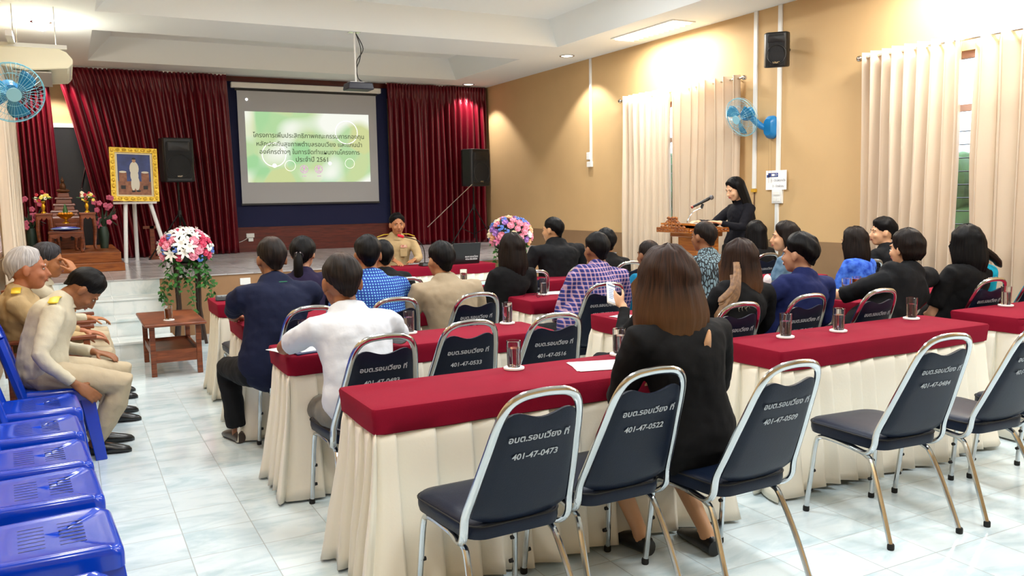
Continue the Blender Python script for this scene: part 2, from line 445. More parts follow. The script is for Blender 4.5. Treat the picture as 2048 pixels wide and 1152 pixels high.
# dark doorway showing between the first two curtains
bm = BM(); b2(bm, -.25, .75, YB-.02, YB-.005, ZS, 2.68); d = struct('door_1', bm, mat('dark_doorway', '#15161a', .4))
bm = BM(); b2(bm, -.28, .78, YB-.035, YB-.002, 2.68, 2.74); b2(bm, .75, .79, YB-.035, YB-.002, ZS, 2.74); obj('door_frame', bm, M_white, d)
bm = BM(); tube(bm, spline([(.22, YB-.07, 1.75), (.30, YB-.09, 2.1), (.37, YB-.09, 2.16), (.48, YB-.07, 2.17)], 5), .012, 7); obj('door_handle', bm, M_chrome, d)
# brown panelling and navy board behind the screen
bm = BM(); b2(bm, 2.2, 5.3, YB-.05, YB-.03, 3.3, ZC); b2(bm, 2.2, 5.3, YB-.06, YB, ZS, 1.10); b2(bm, 2.2, 5.3, YB-.08, YB, 1.06, 1.10)
b2(bm, 2.2, 5.3, YB-.075, YB, ZS, ZS+.1); struct('trim_4', bm, M_woodred)
bm = BM(); b2(bm, 2.38, 5.14, YB-.10, YB-.05, 1.10, 3.47); tag(obj('stage_board', bm, mat('navy_board_cloth', '#0b1440', .8, bump=.1)), 'dark navy cloth covered board behind the projection screen', 'board')
# projection screen
sc = thing('projection_screen', 'pull-down projection screen showing a green and white slide', 'projector screen', (3.73, YB-.165, 1.49))
bm = BM(); b2(bm, -1.17, 1.18, -.006, .006, 0, 1.83); obj('screen_fabric', bm, mat('grey_screen_fabric', '#b3b6ba', .85), sc)
bm = BM(); b2(bm, -1.26, 1.27, -.05, .05, 1.87, 1.96); obj('screen_case', bm, M_white, sc, bevel=.015)
bm = BM(); b2(bm, -1.2, 1.2, -.008, .008, 1.83, 1.88); obj('screen_border', bm, M_black, sc)
bm = BM(); b2(bm, -1.18, 1.19, -.012, .012, -.03, 0); obj('bottom_bar', bm, M_black, sc)
bm = BM(); ell(bm, (-1.02, -.012, 1.69), (.022, .008, .022)); obj('screen_spot', bm, mat('bright_spot', '#ffffff', .5, emit='#ffffff', estr=1.2), sc)
# projected slide: a glowing panel stands in for the projector's light
m, N, L, b = new_mat('projected_slide'); tc = N.new('ShaderNodeTexCoord')
n1 = N.new('ShaderNodeTexVoronoi'); n1.inputs['Scale'].default_value = 2.6; n1.feature = 'SMOOTH_F1'; n1.inputs['Smoothness'].default_value = .25; L.new(tc.outputs['Object'], n1.inputs['Vector'])
r1 = N.new('ShaderNodeValToRGB'); L.new(n1.outputs['Color'], r1.inputs[0]); cr = r1.color_ramp
cr.elements[0].position = .15; cr.elements[0].color = srgb('#8fd79a'); cr.elements[1].position = .85; cr.elements[1].color = srgb('#d5dc9c')
e = cr.elements.new(.5); e.color = srgb('#c3e0a8')
n2 = N.new('ShaderNodeTexNoise'); n2.inputs['Scale'].default_value = 1.7; n2.inputs['Detail'].default_value = 0; L.new(tc.outputs['Object'], n2.inputs['Vector'])
r2 = N.new('ShaderNodeValToRGB'); L.new(n2.outputs['Fac'], r2.inputs[0]); r2.color_ramp.elements[0].position = .50; r2.color_ramp.elements[1].position = .66
mx = N.new('ShaderNodeMixRGB'); L.new(r2.outputs[0], mx.inputs[0]); L.new(r1.outputs[0], mx.inputs[1]); mx.inputs[2].default_value = srgb('#fdfff4')
b.inputs['Base Color'].default_value = (.02, .02, .02, 1); b.inputs['Specular IOR Level'].default_value = 0; L.new(mx.outputs[0], b.inputs['Emission Color']); b.inputs['Emission Strength'].default_value = .82
SX0, SX1, SZ0, SZ1 = -1.06, 1.035, .345, 1.5
bm = BM(); b2(bm, SX0, SX1, -.009, -.007, SZ0, SZ1); sl = obj('projected_slide', bm, m, sc)
mb = mat('slide_bubble_white', '#ffffff', .5, emit='#fbfff2', estr=1.0)
def ring(cx, cz, r, w, fill=0):
    seg = 40; bm = BM()
    loft(bm, [[(cx+q*math.cos(2*PI*k/seg), -.011, cz+q*math.sin(2*PI*k/seg)) for k in range(seg)] for q in (r, r-w)], cap=False); obj('bubble_ring', bm, mb, sl, flip=False)
for cx, cz, r in ((.63, 1.19, .2), (-.62, .80, .2), (-.36, .62, .09), (.67, .66, .085)): ring(cx, cz, r, r*.06)
for cx, cz, r in ((-.62, .62, .035), (.32, .66, .03)): ring(cx, cz, r, r*.98)
mt = mat('slide_text_grey', '#56654e', .6, emit='#46543f', estr=.25)
for s, z, sx in (('โครงการเพิ่มประสิทธิภาพคณะกรรมการกองทุน', 1.115, .103), ('หลักประกันสุขภาพตำบลรอบเวียง และแกนนำ', .975, .103), ('องค์กรต่างๆ ในการจัดทำแผนงานโครงการ', .845, .103), ('ประจำปี 2561', .72, .11)):
    me = text_mesh(s, sx, bold=.001); bm = BM()
    join_mesh(bm, me, Matrix.Translation((.02 if z < .8 else 0, -.0125, z)) @ Matrix.Rotation(PI/2, 4, 'X')); obj('slide_text', bm, mt, sl, flip=False)
for cx in (-.13, .12):
    bm = BM(); seg = 24
    loft(bm, [[(cx+q*math.cos(2*PI*k/seg), -.0125, .56+q*math.sin(2*PI*k/seg)) for k in range(seg)] for q in (.07, .055)], cap=False)
    ell(bm, (cx, -.0125, .58), (.025, .002, .03)); ell(bm, (cx, -.0125, .53), (.04, .002, .012)); b2(bm, cx-.035, cx+.035, -.0135, -.0125, .44, .452)
    obj('slide_emblem', bm, mat('slide_emblem_mauve', '#c7a9c4', .6, emit='#c9a8c6', estr=.6), sl)
# beige curtains on the window rods
M_rod = mat('polished_rod', '#c9c2b8', .2, 1)
def beige_pair(x, side, ya, yb, ztop, zbot, gap, names, seed, rodname, n=8):
    # rod with finials, wall brackets; panels hang off it
    r = thing('curtain_rod', rodname, 'curtain rod', (x+side*.1, (ya+yb)/2, ztop))
    L2 = (yb-ya)/2+.05
    bm = BM(); tube(bm, [(0, -L2, 0), (0, L2, 0)], .012, 10)
    obj('rod', bm, M_rod, r)
    for s in (-1, 1):
        bm = BM(); ell(bm, (0, s*(L2+.03), 0), (.03, .035, .03)); obj('finial', bm, M_rod, r)
        bm = BM(); tube(bm, [(0, s*(L2-.12), -.01), (side*-.1, s*(L2-.12), -.01)], .008, 6); obj('bracket', bm, M_rod, r)
    k = 0
    for (a, b) in ((ya, gap[0]), (gap[1], yb)):
        t = thing('window_curtain', names[k], 'curtain', (x+side*.1, (a+b)/2, 0)); h = (b-a)/2
        nn = n
        pleat('drape', M_beige, straight((0, -h, 0), (0, h, 0), (side, 0, 0)), b-a, zbot, ztop+.045, nn, .085, t, seed=seed+k, nz=20, sub=12, top_pinch=.95, thick=.003)
        for i in range(nn):
            y = -h+(i+.5)*(b-a)/nn
            bm = BM(); tube(bm, [(.02*math.cos(q), 0, .02*math.sin(q)) for q in [2*PI*j/10 for j in range(10)]], .004, 5, closed=True, up=(0, 1, 0))
            obj('grommet', bm, M_chrome, t, loc=(0, y, ztop), rot=(0, 0, .6))
        k += 1
beige_pair(XR, -1, 7.56, 9.86, 2.83, .25, (8.76, 8.83), ['beige satin curtain behind the standing woman and lectern', 'beige satin curtain on the stage side of the far window'][::1], 11, 'chrome curtain rod over the window behind the lectern')
beige_pair(XR, -1, 3.3, 5.8, 2.80, .25, (4.71, 4.77), ['beige satin curtain at the right edge of the picture', 'beige satin curtain just right of the wall-mounted speaker and sign'], 21, 'chrome curtain rod over the window nearest the camera')
bm = BM()
# left wall curtain (one panel in view)
t = thing('window_curtain', 'beige curtain hanging on the left wall beside the seated officers', 'curtain', (XL+.12, 10.5, 0))
pleat('drape', M_beige, straight((0, -1.5, 0), (0, 1.4, 0), (1, 0, 0)), 2.9, .72, 2.9, 12, .05, t, seed=31)
bm = BM(); tube(bm, [(0, -1.6, 2.86), (0, 1.5, 2.86)], .012, 8); obj('rod', bm, M_rod, t)
# ---- ceiling fixtures
def troffer(x, y, label, w=.3, l=1.25, z=ZC):
    r = thing('ceiling_light', label, 'ceiling light', (x, y, z))
    bm = BM()
    b2(bm, -w/2-.02, -w/2, -l/2-.02, l/2+.02, -.012, 0); b2(bm, w/2, w/2+.02, -l/2-.02, l/2+.02, -.012, 0)
    b2(bm, -w/2, w/2, -l/2-.02, -l/2, -.012, 0); b2(bm, -w/2, w/2, l/2, l/2+.02, -.012, 0); obj('frame', bm, M_white, r)
    bm = BM(); b2(bm, -w/2, w/2, -l/2, l/2, -.004, -.001)
    obj('reflector', bm, mat('lit_reflector', '#ffffff', .4, emit='#fff6e0', estr=2.5), r)
    for sx in (-.07, .07):
        bm = BM(); tube(bm, [(sx, -l/2+.03, -.018), (sx, l/2-.03, -.018)], .013, 8)
        obj('fluorescent_tube', bm, mat('lit_tube', '#ffffff', .4, emit='#fffaf0', estr=8), r)
    bm = BM()
    for i in range(12):
        yy = -l/2+(i+.5)*l/12; b2(bm, -w/2, w/2, yy-.002, yy+.002, -.034, -.03+.02)
    obj('louvre', bm, M_white, r)
troffer(*TROFF[0], 'long recessed fluorescent light in the ceiling beside the right wall', l=1.25)
for i, q in enumerate(TROFF[1:]):
    troffer(*q, ['recessed fluorescent light above the right aisle and near window curtain', 'recessed fluorescent light in the right aisle ceiling behind the camera', 'recessed fluorescent light above the seated officers on the left', 'recessed fluorescent light above the row of blue chairs', 'recessed fluorescent light over the left aisle beside the camera'][i])
for i, q in enumerate(TRAYL):
    troffer(*q, 'unseen added light in the raised tray ceiling, %s of its three rows, on the %s' % (('first', 'middle', 'last')[i//2], ('left', 'right')[i % 2]), w=.5, l=1.2, z=ZT)
for i, (x, y) in enumerate(DOWN):
    r = thing('downlight', ['round downlight in the ceiling above the near end of the stage, right side', 'round downlight in the ceiling over the right stage curtain', 'bright round downlight at the upper left above the air conditioner', 'round downlight in the ceiling over the altar'][i], 'downlight', (x, y, ZC))
    bm = BM(); loft(bm, [[(q*math.cos(2*PI*k/24), q*math.sin(2*PI*k/24), zz) for k in range(24)] for q, zz in ((.11, -.001), (.11, -.01), (.09, -.012), (.085, -.002))], cap=False)
    obj('rim', bm, M_chrome, r)
    bm = BM(); lathe(bm, [(.085, -.004), (.085, -.007)], 24)
    if i == 2: ell(bm, (0, 0, -.05), (.085, .085, .055), u=20)
    obj('lens', bm, mat('lit_lens', '#ffffff', .4, emit='#fff4e0', estr=6), r)
# ================================================================ FURNITURE
TT = .735
def rrect(hx, hy, r, n=5, cx=0, cy=0):
    out = []
    for sx, sy, a0 in ((1, 1, 0), (-1, 1, PI/2), (-1, -1, PI), (1, -1, 1.5*PI)):
        for k in range(n+1):
            a = a0+PI/2*k/n; out.append((cx+sx*(hx-r)+r*math.cos(a), cy+sy*(hy-r)+r*math.sin(a)))
    return out
def table(x0, x1, y0, y1, label, seed, rz=0, group='red and cream draped tables'):
    cx, cy = (x0+x1)/2, (y0+y1)/2; hx, hy = (x1-x0)/2, (y1-y0)/2
    t = thing('conference_table', 'long folding table '+label, 'table', (cx, cy, 0), rz)
    bm = BM(); b2(bm, -hx+.02, hx-.02, -hy+.02, hy-.02, TT-.035, TT-.008); obj('tabletop', bm, mat('table_laminate', '#8c7a66', .4), t)
    for sx in (-1, 1):
        for sy in (-1, 1):
            bm = BM(); tube(bm, [(sx*(hx-.12), sy*(hy-.07), 0), (sx*(hx-.12), sy*(hy-.07), TT-.035)], .014, 8); obj('leg', bm, M_blackm, t)
    c = thing('tablecloth', 'red and cream fitted tablecloth on the table '+label, 'tablecloth', (cx, cy, 0), rz, group)
    bm = BM(); rings = []
    for z, g in ((TT-.105, -.012), (TT-.10, -.003), (TT-.05, .0), (TT-.014, .004), (TT-.004, .0), (TT, -.014)):
        rings.append([(x, y, z+(.008*noise.noise((x*3, y*5, seed)) if z < TT-.09 else 0)) for x, y in rrect(hx+g, hy+g, .022, 5)])
    # subdivide long sides so the hem can wave
    def dens(r):
        o = []
        for i in range(len(r)):
            a, b = Vector(r[i]), Vector(r[(i+1) % len(r)]); k = max(1, int((b-a).length/.06))
            for q in range(k): o.append(a.lerp(b, q/k))
        return o
    m = len(dens(rings[2])); rr = []
    for r in rings:
        d = dens(r)
        if len(d) != m:
            # resample to m points
            L = [0]
            for i in range(len(d)): L.append(L[-1]+(d[(i+1) % len(d)]-d[i]).length)
            tot = L[-1]; o = []
            for q in range(m):
                s = tot*q/m; i = max(j for j in range(len(d)) if L[j] <= s+1e-9); f = (s-L[i])/max(1e-9, L[i+1]-L[i]); o.append(d[i].lerp(d[(i+1) % len(d)], f))
            d = o
        rr.append(d)
    for r in rr[:2]:
        for p in r: p.z += .009*noise.noise((p.x*4, p.y*4, seed))
    loft(bm, rr, cap=False); bm.faces.ensure_lookup_table()
    top = [v for v in bm.verts if abs(v.co.z-TT) < 1e-6]
    # cap the top with the ordered last ring
    bm.verts.ensure_lookup_table(); last = list(bm.verts)[-m:]; bm.faces.new(last)
    obj('red_cover', bm, M_red_cloth, c, ang=50)
    # pleated skirt all round
    per = 4*(hx+hy); n = int(per/.115); sub = 8; cols = n*sub; rnd = random.Random(seed); wid = [rnd.uniform(.6, 1.4) for _ in range(n)]; tw = sum(wid)
    acc = [0]
    for w in wid: acc.append(acc[-1]+w/tw)
    def pos(s):   # position on the perimeter
        s = (s % 1)*per; L = [2*hx, 2*hy, 2*hx, 2*hy]; c0 = [(-hx, -hy), (hx, -hy), (hx, hy), (-hx, hy)]; d0 = [(1, 0), (0, 1), (-1, 0), (0, -1)]; nn = [(0, -1), (1, 0), (0, 1), (-1, 0)]
        for i in range(4):
            if s <= L[i]+1e-9:
                p = Vector((c0[i][0]+d0[i][0]*s, c0[i][1]+d0[i][1]*s, 0)); nr = Vector((*nn[i], 0)); e = min(s, L[i]-s)
                if e < .09:
                    oth = Vector((*nn[(i+(1 if s > L[i]/2 else -1)) % 4], 0)); nr = (nr*(.5+e/.18)+oth*(.5-e/.18)).normalized()
                return p, nr, e
            s -= L[i]
        return pos(0)
    bm = BM(); rows = []; nz = 12; zt = TT-.09
    for j in range(nz+1):
        v = j/nz; row = []
        for i in range(cols):
            ki = i//sub; f, tri = ((0, 0), (.3, .28), (.62, .62), (.9, .95), (.975, 1), (.97, .5), (.93, .12), (.95, 0))[i % sub]; f = f if i % sub < 5 else f*(1-v*.0); s = acc[ki]+(acc[ki+1]-acc[ki])*f
            p, nr, e = pos(s)
            # knife pleat: slow rise, then the cloth tucks back under itself
            hh = rnd.random if 0 else None
            amp = (.016+.032*min(1, v*1.5))*(.75+.6*abs(noise.noise((ki*.7, seed, 2))))*(.3 if j == 0 else 1)
            corner = max(0, 1-e/.15)
            off = -.022+amp*tri*1.25+.04*v*v*(1+corner*1.1)+.02*v*noise.noise((s*9, v, seed))
            z = zt+(.012-zt)*v
            if j == nz: z += .05*max(0, noise.noise((s*7, seed, 5)))
            q = p+nr*off; q.z = z; row.append(bm.verts.new(q))
        rows.append(row)
    for a, b in zip(rows, rows[1:]):
        for i in range(cols): bm.faces.new((a[i], a[(i+1) % cols], b[(i+1) % cols], b[i]))
    o = obj('pleated_skirt', bm, M_cream, c, ang=28, flip=False); md = o.modifiers.new('thick', 'SOLIDIFY'); md.thickness = .002
    return c
TB = [
 (.95, 2.62, 2.93, 3.38, 'nearest the camera, bearing one glass'),
 (3.03, 4.66, 2.97, 3.42, 'with three water glasses in a row'),
 (4.99, 6.5, 2.99, 3.45, 'cut off by the right edge'),
 (.92, 2.47, 4.18, 4.61, 'the man in white leans on'),
 (3.0, 4.6, 4.12, 4.63, 'before the woman holding a phone'),
 (4.84, 6.4, 4.05, 4.5, 'under the iced tea at the right'),
 (.93, 2.5, 5.42, 5.95, 'under the navy shirt man\'s arm'),
 (3.02, 4.6, 5.45, 5.93, 'holding the eyeglasses and papers'),
 (4.85, 6.3, 5.6, 6.0, 'hidden behind the denim jacket'),
 (.97, 2.5, 6.69, 7.22, 'with the keypad by the flower stand'),
 (2.95, 4.3, 6.72, 7.15, 'strewn with leaflets'),
 (2.75, 4.5, 8.98, 9.44, 'at the front with microphone and laptop'),
]
for i, (a, b, c, d, lab) in enumerate(TB): table(a, b, c, d, lab, i*7+1)

# ---- chrome banquet chair
def chair_back_y(z): return -.165-.195*((z-.45)/.455)
def make_chair():
    r = thing('banquet_chair', '', 'chair')
    # seat
    bm = BM(); rings = []
    def outline(g, zz, dome=0):
        out = []; k = 1+g/.2
        for x, y in rrect(.197, .213, .075, 6):
            w = 1+.09*y/.215
            out.append((x*w*k, .025+(y+.012*math.cos(x*6))*k, zz))
        return out
    for g, z in ((-.02, .388), (-.004, .392), (.0, .41), (.0, .435), (-.008, .449), (-.04, .458), (-.10, .462), (-.17, .463)): rings.append(outline(g, z))
    loft(bm, rings); obj('seat', bm, M_vinyl, r, ang=60)
    bm = BM(); tube(bm, outline(.0, .438), .0035, 6, closed=True, up=(0, 0, 1)); obj('piping', bm, M_rubber, r)
    # backrest pad with wavy top
    bm = BM(); nu, nv = 14, 12; layers = []
    for side in (-1, 1):
        g = []
        for j in range(nv+1):
            v = j/nv; row = []
            for i in range(nu+1):
                u = i/nu*2-1
                top = .838+.016*math.cos(u*PI*1.0)*-1-.022*abs(u)**5+.0
                bot = .44+.035*abs(u)**3
                z = bot+(top-bot)*v; hw = .182-.052*max(0, (z-.45)/.42)**1.15
                if v > .85: hw -= .012*((v-.85)/.15)**2
                ed = min(1, (1-abs(u))*5, v*7, (1-v)*7)
                th = .006+.011*max(0, ed)**.5 if side < 0 else .006+.02*max(0, ed)**.5
                row.append(bm.verts.new((u*hw, chair_back_y(z)+side*th+.01*(1-u*u)*-1, z)))
            g.append(row)
        layers.append(g)
    for g in layers:
        for a, b in zip(g, g[1:]):
            for i in range(nu): bm.faces.new((a[i], a[i+1], b[i+1], b[i]))
    def rim(g): return g[0][:]+[q[-1] for q in g[1:]]+list(reversed(g[-1][:-1]))+[q[0] for q in reversed(g[1:-1])]
    A, B = rim(layers[0]), rim(layers[1])
    for i in range(len(A)): bm.faces.new((A[i], A[(i+1) % len(A)], B[(i+1) % len(A)], B[i]))
    obj('backrest', bm, M_vinyl, r, ang=60)
    # back frame: one arched loop that hooks under the seat
    right = [(.155, .06, .383), (.175, -.04, .372), (.19, -.12, .376), (.2, -.165, .415)]
    for z, hw in ((.48, .199), (.56, .188), (.64, .176), (.72, .163), (.79, .152), (.845, .138)): right.append((hw, chair_back_y(z), z))
    right += [(.115, chair_back_y(.88), .88), (.08, chair_back_y(.898), .898), (.04, chair_back_y(.904), .904)]
    path = right+[(0, chair_back_y(.906), .906)]+[(-x, y, z) for x, y, z in reversed(right)]
    sp = spline(path, 4); bm = BM(); tube(bm, sp, [(.011, .015)]*len(sp), 10, up=(0, 0, 1)); obj('back_frame', bm, M_chrome, r)
    for s in (-1, 1):
        p = spline([(s*.205, .225, .012), (s*.197, .205, .19), (s*.19, .188, .335), (s*.186, .165, .372), (s*.18, .10, .378), (s*.172, -.03, .368), (s*.172, -.10, .356), (s*.175, -.135, .325), (s*.19, -.20, .19), (s*.203, -.272, .012)], 4)
        bm = BM(); tube(bm, p, .0115, 9, up=(1, 0, 0)); obj('leg_frame', bm, M_chrome, r)
        for y in (.225, -.272):
            bm = BM(); lathe(bm, [(.0135, 0), (.015, .004), (.015, .02), (.0125, .026)], 10, (s*(.205 if y > 0 else .203), y, 0)); obj('rubber_foot', bm, M_rubber, r)
        for (y, z) in ((.217, .10), (.203, .20)):
            bm = BM(); tube(bm, [(s*.20, y, z), (s*.178, y, z)], [.010, .008], 8); obj('bumper', bm, M_rubber, r)
    bm = BM(); tube(bm, [(-.175, .10, .386), (.175, .10, .386)], .009, 8); obj('crossbar', bm, M_chrome, r)
    return r
M_stencil = mat('stencil_paint', '#b3bac2', .8)
def lettering(num):
    out = []; th = math.atan2(.195, .455)
    R0 = Matrix.Rotation(PI/2, 4, 'X')
    for s, z, sz in (('อบต.รอบเวียง ที่', .757, .0345), (num, .692, .033)):
        me = text_mesh(s, sz, bold=.0008)
        off = Vector((-.004, chair_back_y(z)-.0285, z))
        bm = BM(); join_mesh(bm, me, Matrix.Translation(off) @ Matrix.Rotation(-th, 4, 'X').inverted() @ R0); out.append(bm)
    return out
chair0 = make_chair()
def chairs(lst):
    kids = list(chair0.children)
    first = True
    for x, y, rz, num, lab in lst:
        if first: r = chair0; r.location = (x, y, 0); r.rotation_euler = (0, 0, rz); first = False
        else:
            r = chair0.copy(); COL.objects.link(r); r.location = (x, y, 0); r.rotation_euler = (0, 0, rz)
            for k in kids: c = k.copy(); COL.objects.link(c); c.parent = r
        r['label'] = lab; r['group'] = 'navy banquet chairs with chrome frames'
        for nm, q in zip(('stencilled_name', 'stencilled_number'), lettering(num)): obj(nm, q, M_stencil, r, smooth=False, flip=False)
# (x, y of the chair centre, turn)
chairs([
 (1.26, 2.57, .03, '401-47-0473', 'empty navy chair stencilled 401-47-0473, closest to the camera'),
 (1.74, 2.64, .02, '401-47-0522', 'navy chair stencilled 401-47-0522 beside the brown-haired woman in black'),
 (2.215, 2.47, .03, '401-47-0509', 'navy chair stencilled 401-47-0509 the brown-haired woman sits on'),
 (3.2, 2.54, -.08, '401-47-0484', 'empty navy chair stencilled 401-47-0484 before the three-glass table'),
 (3.77, 2.5, -.05, '401-47-0487', 'empty navy chair overlapped by the chair stencilled 0484, cut by the right edge'),
 (4.3, 2.46, 0, '401-47-0496', 'empty navy chair whose front legs alone show at the right edge'),
 (1.2, 3.86, .02, '401-47-0493', 'navy chair stencilled 401-47-0493 behind the man in the white shirt'),
 (1.7, 4.03, 0, '401-47-0533', 'empty navy chair stencilled 401-47-0533'),
 (2.18, 4.0, -.03, '401-47-0516', 'empty navy chair stencilled 401-47-0516'),
 (3.22, 3.8, 0, '401-47-0517', 'navy chair under the long-haired woman whose ends are lightened tan'),
 (3.8, 3.86, 0, '401-47-0497', 'navy chair behind the short-haired woman in a plain dark blue shirt'),
 (4.34, 3.8, 0, '401-47-0501', 'navy chair behind the woman wearing a watch'),
 (5.45, 3.8, -.05, '401-47-0508', 'navy chair behind the woman in black and turquoise'),
 (6.08, 3.86, 0, '401-47-0512', 'navy chair at the right edge behind the rightmost water glass'),
 (1.18, 5.06, .03, '401-47-0531', 'navy chair behind the man in the navy polo shirt'),
 (1.73, 5.16, 0, '401-47-0526', 'navy chair behind the man in the blue dotted shirt'),
 (2.25, 5.1, 0, '401-47-0542', 'navy chair behind the man in the creased khaki shirt'),
 (3.25, 5.12, -.05, '401-47-0515', 'navy chair behind the man in the blue plaid shirt'),
 (6.17, 5.36, 0, '401-47-0520', 'navy chair between the floral blouse and the black polo at the right wall'),
 (3.33, 6.31, 0, '401-47-0518', 'empty navy chair just right of the woman with a straight dark bob'),
 (3.92, 6.48, 0, '401-47-0519', 'empty navy chair left of the plaid shirt, before the big man in black'),
 (4.47, 6.56, 0, '401-47-0521', 'navy chair behind the person in black hidden by the plaid shirt man'),
 (2.25, 6.38, 0, '401-47-0523', 'navy chair seen between the blue dotted shirt and the khaki shirt'),
 (1.185, 6.44, 0, '401-47-0524', 'empty navy chair whose seat alone shows at the left aisle'),
 (6.12, 6.54, 0, '401-47-0525', 'navy chair behind the woman with straight black hair near the lectern'),
])
# ---- blue plastic chairs
M_slot = mat('seat_slot_shade', '#061445', .4)  # dark colour paints the shade of seat slots that are not cut
def make_blue():
    r = thing('plastic_chair', '', 'chair')
    bm = BM(); rings = []
    for g, z in ((.0, .37), (.0, .415), (-.003, .434), (-.010, .443), (-.018, .446), (-.03, .4455), (-.045, .443), (-.06, .4425), (-.18, .4425)):
        rings.append([(x*(1+.06*y/.2)*(1+g/.205), y*(1+g/.205), z-(.012 if y > .17 and z > .38 else 0)*max(0, (y-.12)/.1)) for x, y in rrect(.205, .197, .04, 6)])
    loft(bm, rings)
    n0 = len(bm.faces)
    for sy in (-.055, .06):
        for i in range(7):
            box(bm, (-.10+i*.0333, sy, .4422), (.0045, .075, .002))
    me_m = [M_blueplastic, M_slot]
    bm.faces.ensure_lookup_table()
    for f in bm.faces[n0:]: f.material_index = 1
    obj('seat', bm, me_m, r, ang=50)
    for sx in (-1, 1):
        for sy in (-1, 1):
            bm = BM(); rings = []
            for z, k, w in ((.40, 0, .058), (.2, .5, .05), (0.01, 1, .042), (0, 1.0, .046)):
                cx, cy = sx*(.17+.045*k), sy*(.17+.045*k)
                rings.append([(cx+sx*a, cy+sy*b, z) for a, b in ((.02, .02), (-w, .02), (-w, .008), (-.0, .0), (.008, -w), (.02, -w))])
            loft(bm, rings); obj('leg', bm, M_blueplastic, r, bevel=.004)
    # back: two broad stiles, arched top rail and vertical splats
    def by(z): return -.175-.13*(z-.42)/.47
    bm = BM()
    for s in (-1, 1):
        p = [(s*(.185-.01*q), by(.40+.36*q), .40+.36*q) for q in (0, .25, .5, .75, 1)]
        tube(bm, p, [(.030, .030)]*5, 8, up=(s*1, .0, 0))
    arch = [(-.175+.35*k/10, by(.76+.13*math.sin(PI*k/10)**.6)-.02*math.sin(PI*k/10), .76+.13*math.sin(PI*k/10)**.6) for k in range(11)]
    tube(bm, arch, [(.036, .020)]*11, 8, up=(0, .2, 1))
    for sx in (-.09, -.03, .03, .09): tube(bm, [(sx, by(.43), .43), (sx*1.0, by(.65)-.008, .65), (sx, by(.86)-.012, .86)], [(.019, .007)]*3, 6, up=(1, 0, 0))
    obj('backrest', bm, M_blueplastic, r, ang=45)
    return r
blue0 = make_blue()
BL = [(-.115, 3.02, ''), (-.15, 3.56, ''), (-.175, 4.04, ''), (-.2, 4.58, ''), (-.2, 5.12, ''), (-.13, 5.66, ''), (-.14, 2.44, '')]
BLAB = ['empty blue plastic chair nearest the camera whose whole seat shows', 'empty blue plastic chair, next one behind the nearest full seat', 'empty blue plastic chair in the middle of the empty row', 'empty blue plastic chair two seats from the bending man', 'empty blue plastic chair right next to the bending man in khaki', 'blue plastic chair the bending man in khaki grips and sits on', 'blue plastic chair only just entering the bottom left corner']
for i, (x, y, _) in enumerate(BL):
    lab = BLAB[i]
    if i == 0: blue0.location = (x, y, 0); blue0.rotation_euler = (0, 0, -PI/2+.06); blue0['label'] = lab; blue0['group'] = 'blue plastic chairs along the left wall'
    else: dup(blue0, (x, y, 0), -PI/2+.06, lab, 'blue plastic chairs along the left wall')
# ---- wooden armchairs under the two seated officers
def armchair(x, y, lab):
    r = thing('wooden_armchair', lab, 'armchair', (x, y, 0), -PI/2)
    bm = BM(); b2(bm, -.25, .25, -.22, .24, .40, .43); obj('seat', bm, M_wood, r, bevel=.006)
    for s in (-1, 1):
        bm = BM(); b2(bm, s*.27-.03, s*.27+.03, -.26, .28, .625, .65); obj('armrest', bm, M_wood, r, bevel=.006)
        for yy in (-.22, .22):
            bm = BM(); b2(bm, s*.27-.02, s*.27+.02, yy-.02, yy+.02, 0, .625); obj('leg', bm, M_wood, r, bevel=.004)
        bm = BM(); b2(bm, s*.27-.012, s*.27+.012, -.22, .22, .50, .57); obj('side_rail', bm, M_wood, r)
    for s in (-1, 1):
        bm = BM(); box(bm, (s*.24, -.27, .66), (.035, .03, .5), Matrix.Rotation(.12, 3, 'X')); obj('back_post', bm, M_wood, r)
    for z in (.55, .70, .86):
        bm = BM(); box(bm, (0, -.27-.12*(z-.66), z), (.46, .02, .07), Matrix.Rotation(.12, 3, 'X')); obj('back_slat', bm, M_wood, r)
armchair(-.16, 6.45, 'brown wooden armchair under the grey-haired officer')
armchair(-.14, 7.25, 'brown wooden armchair under the officer resting his cheek on his fingers')
# ---- low side table
r = thing('side_table', 'low red-brown wooden table with a shelf, holding a glass of tea', 'side table', (.775, 8.28, 0))
bm = BM(); b2(bm, -.255, .255, -.5, .5, .445, .47); obj('tabletop', bm, M_wood, r, bevel=.008)
for sx in (-1, 1):
    for sy in (-1, 1):
        bm = BM(); b2(bm, sx*.19-.022, sx*.19+.022, sy*.40-.022, sy*.40+.022, 0, .445); obj('leg', bm, M_wood, r, bevel=.003)
bm = BM(); b2(bm, -.19, .19, -.40, .40, .19, .205); obj('shelf', bm, M_wood, r)
for s in (-1, 1):
    bm = BM(); b2(bm, -.17, .17, s*.40-.01, s*.40+.01, .12, .225); obj('shelf_rail', bm, M_wood, r)
    bm = BM(); b2(bm, s*.19-.01, s*.19+.01, -.38, .38, .17, .225); obj('shelf_rail', bm, M_wood, r)

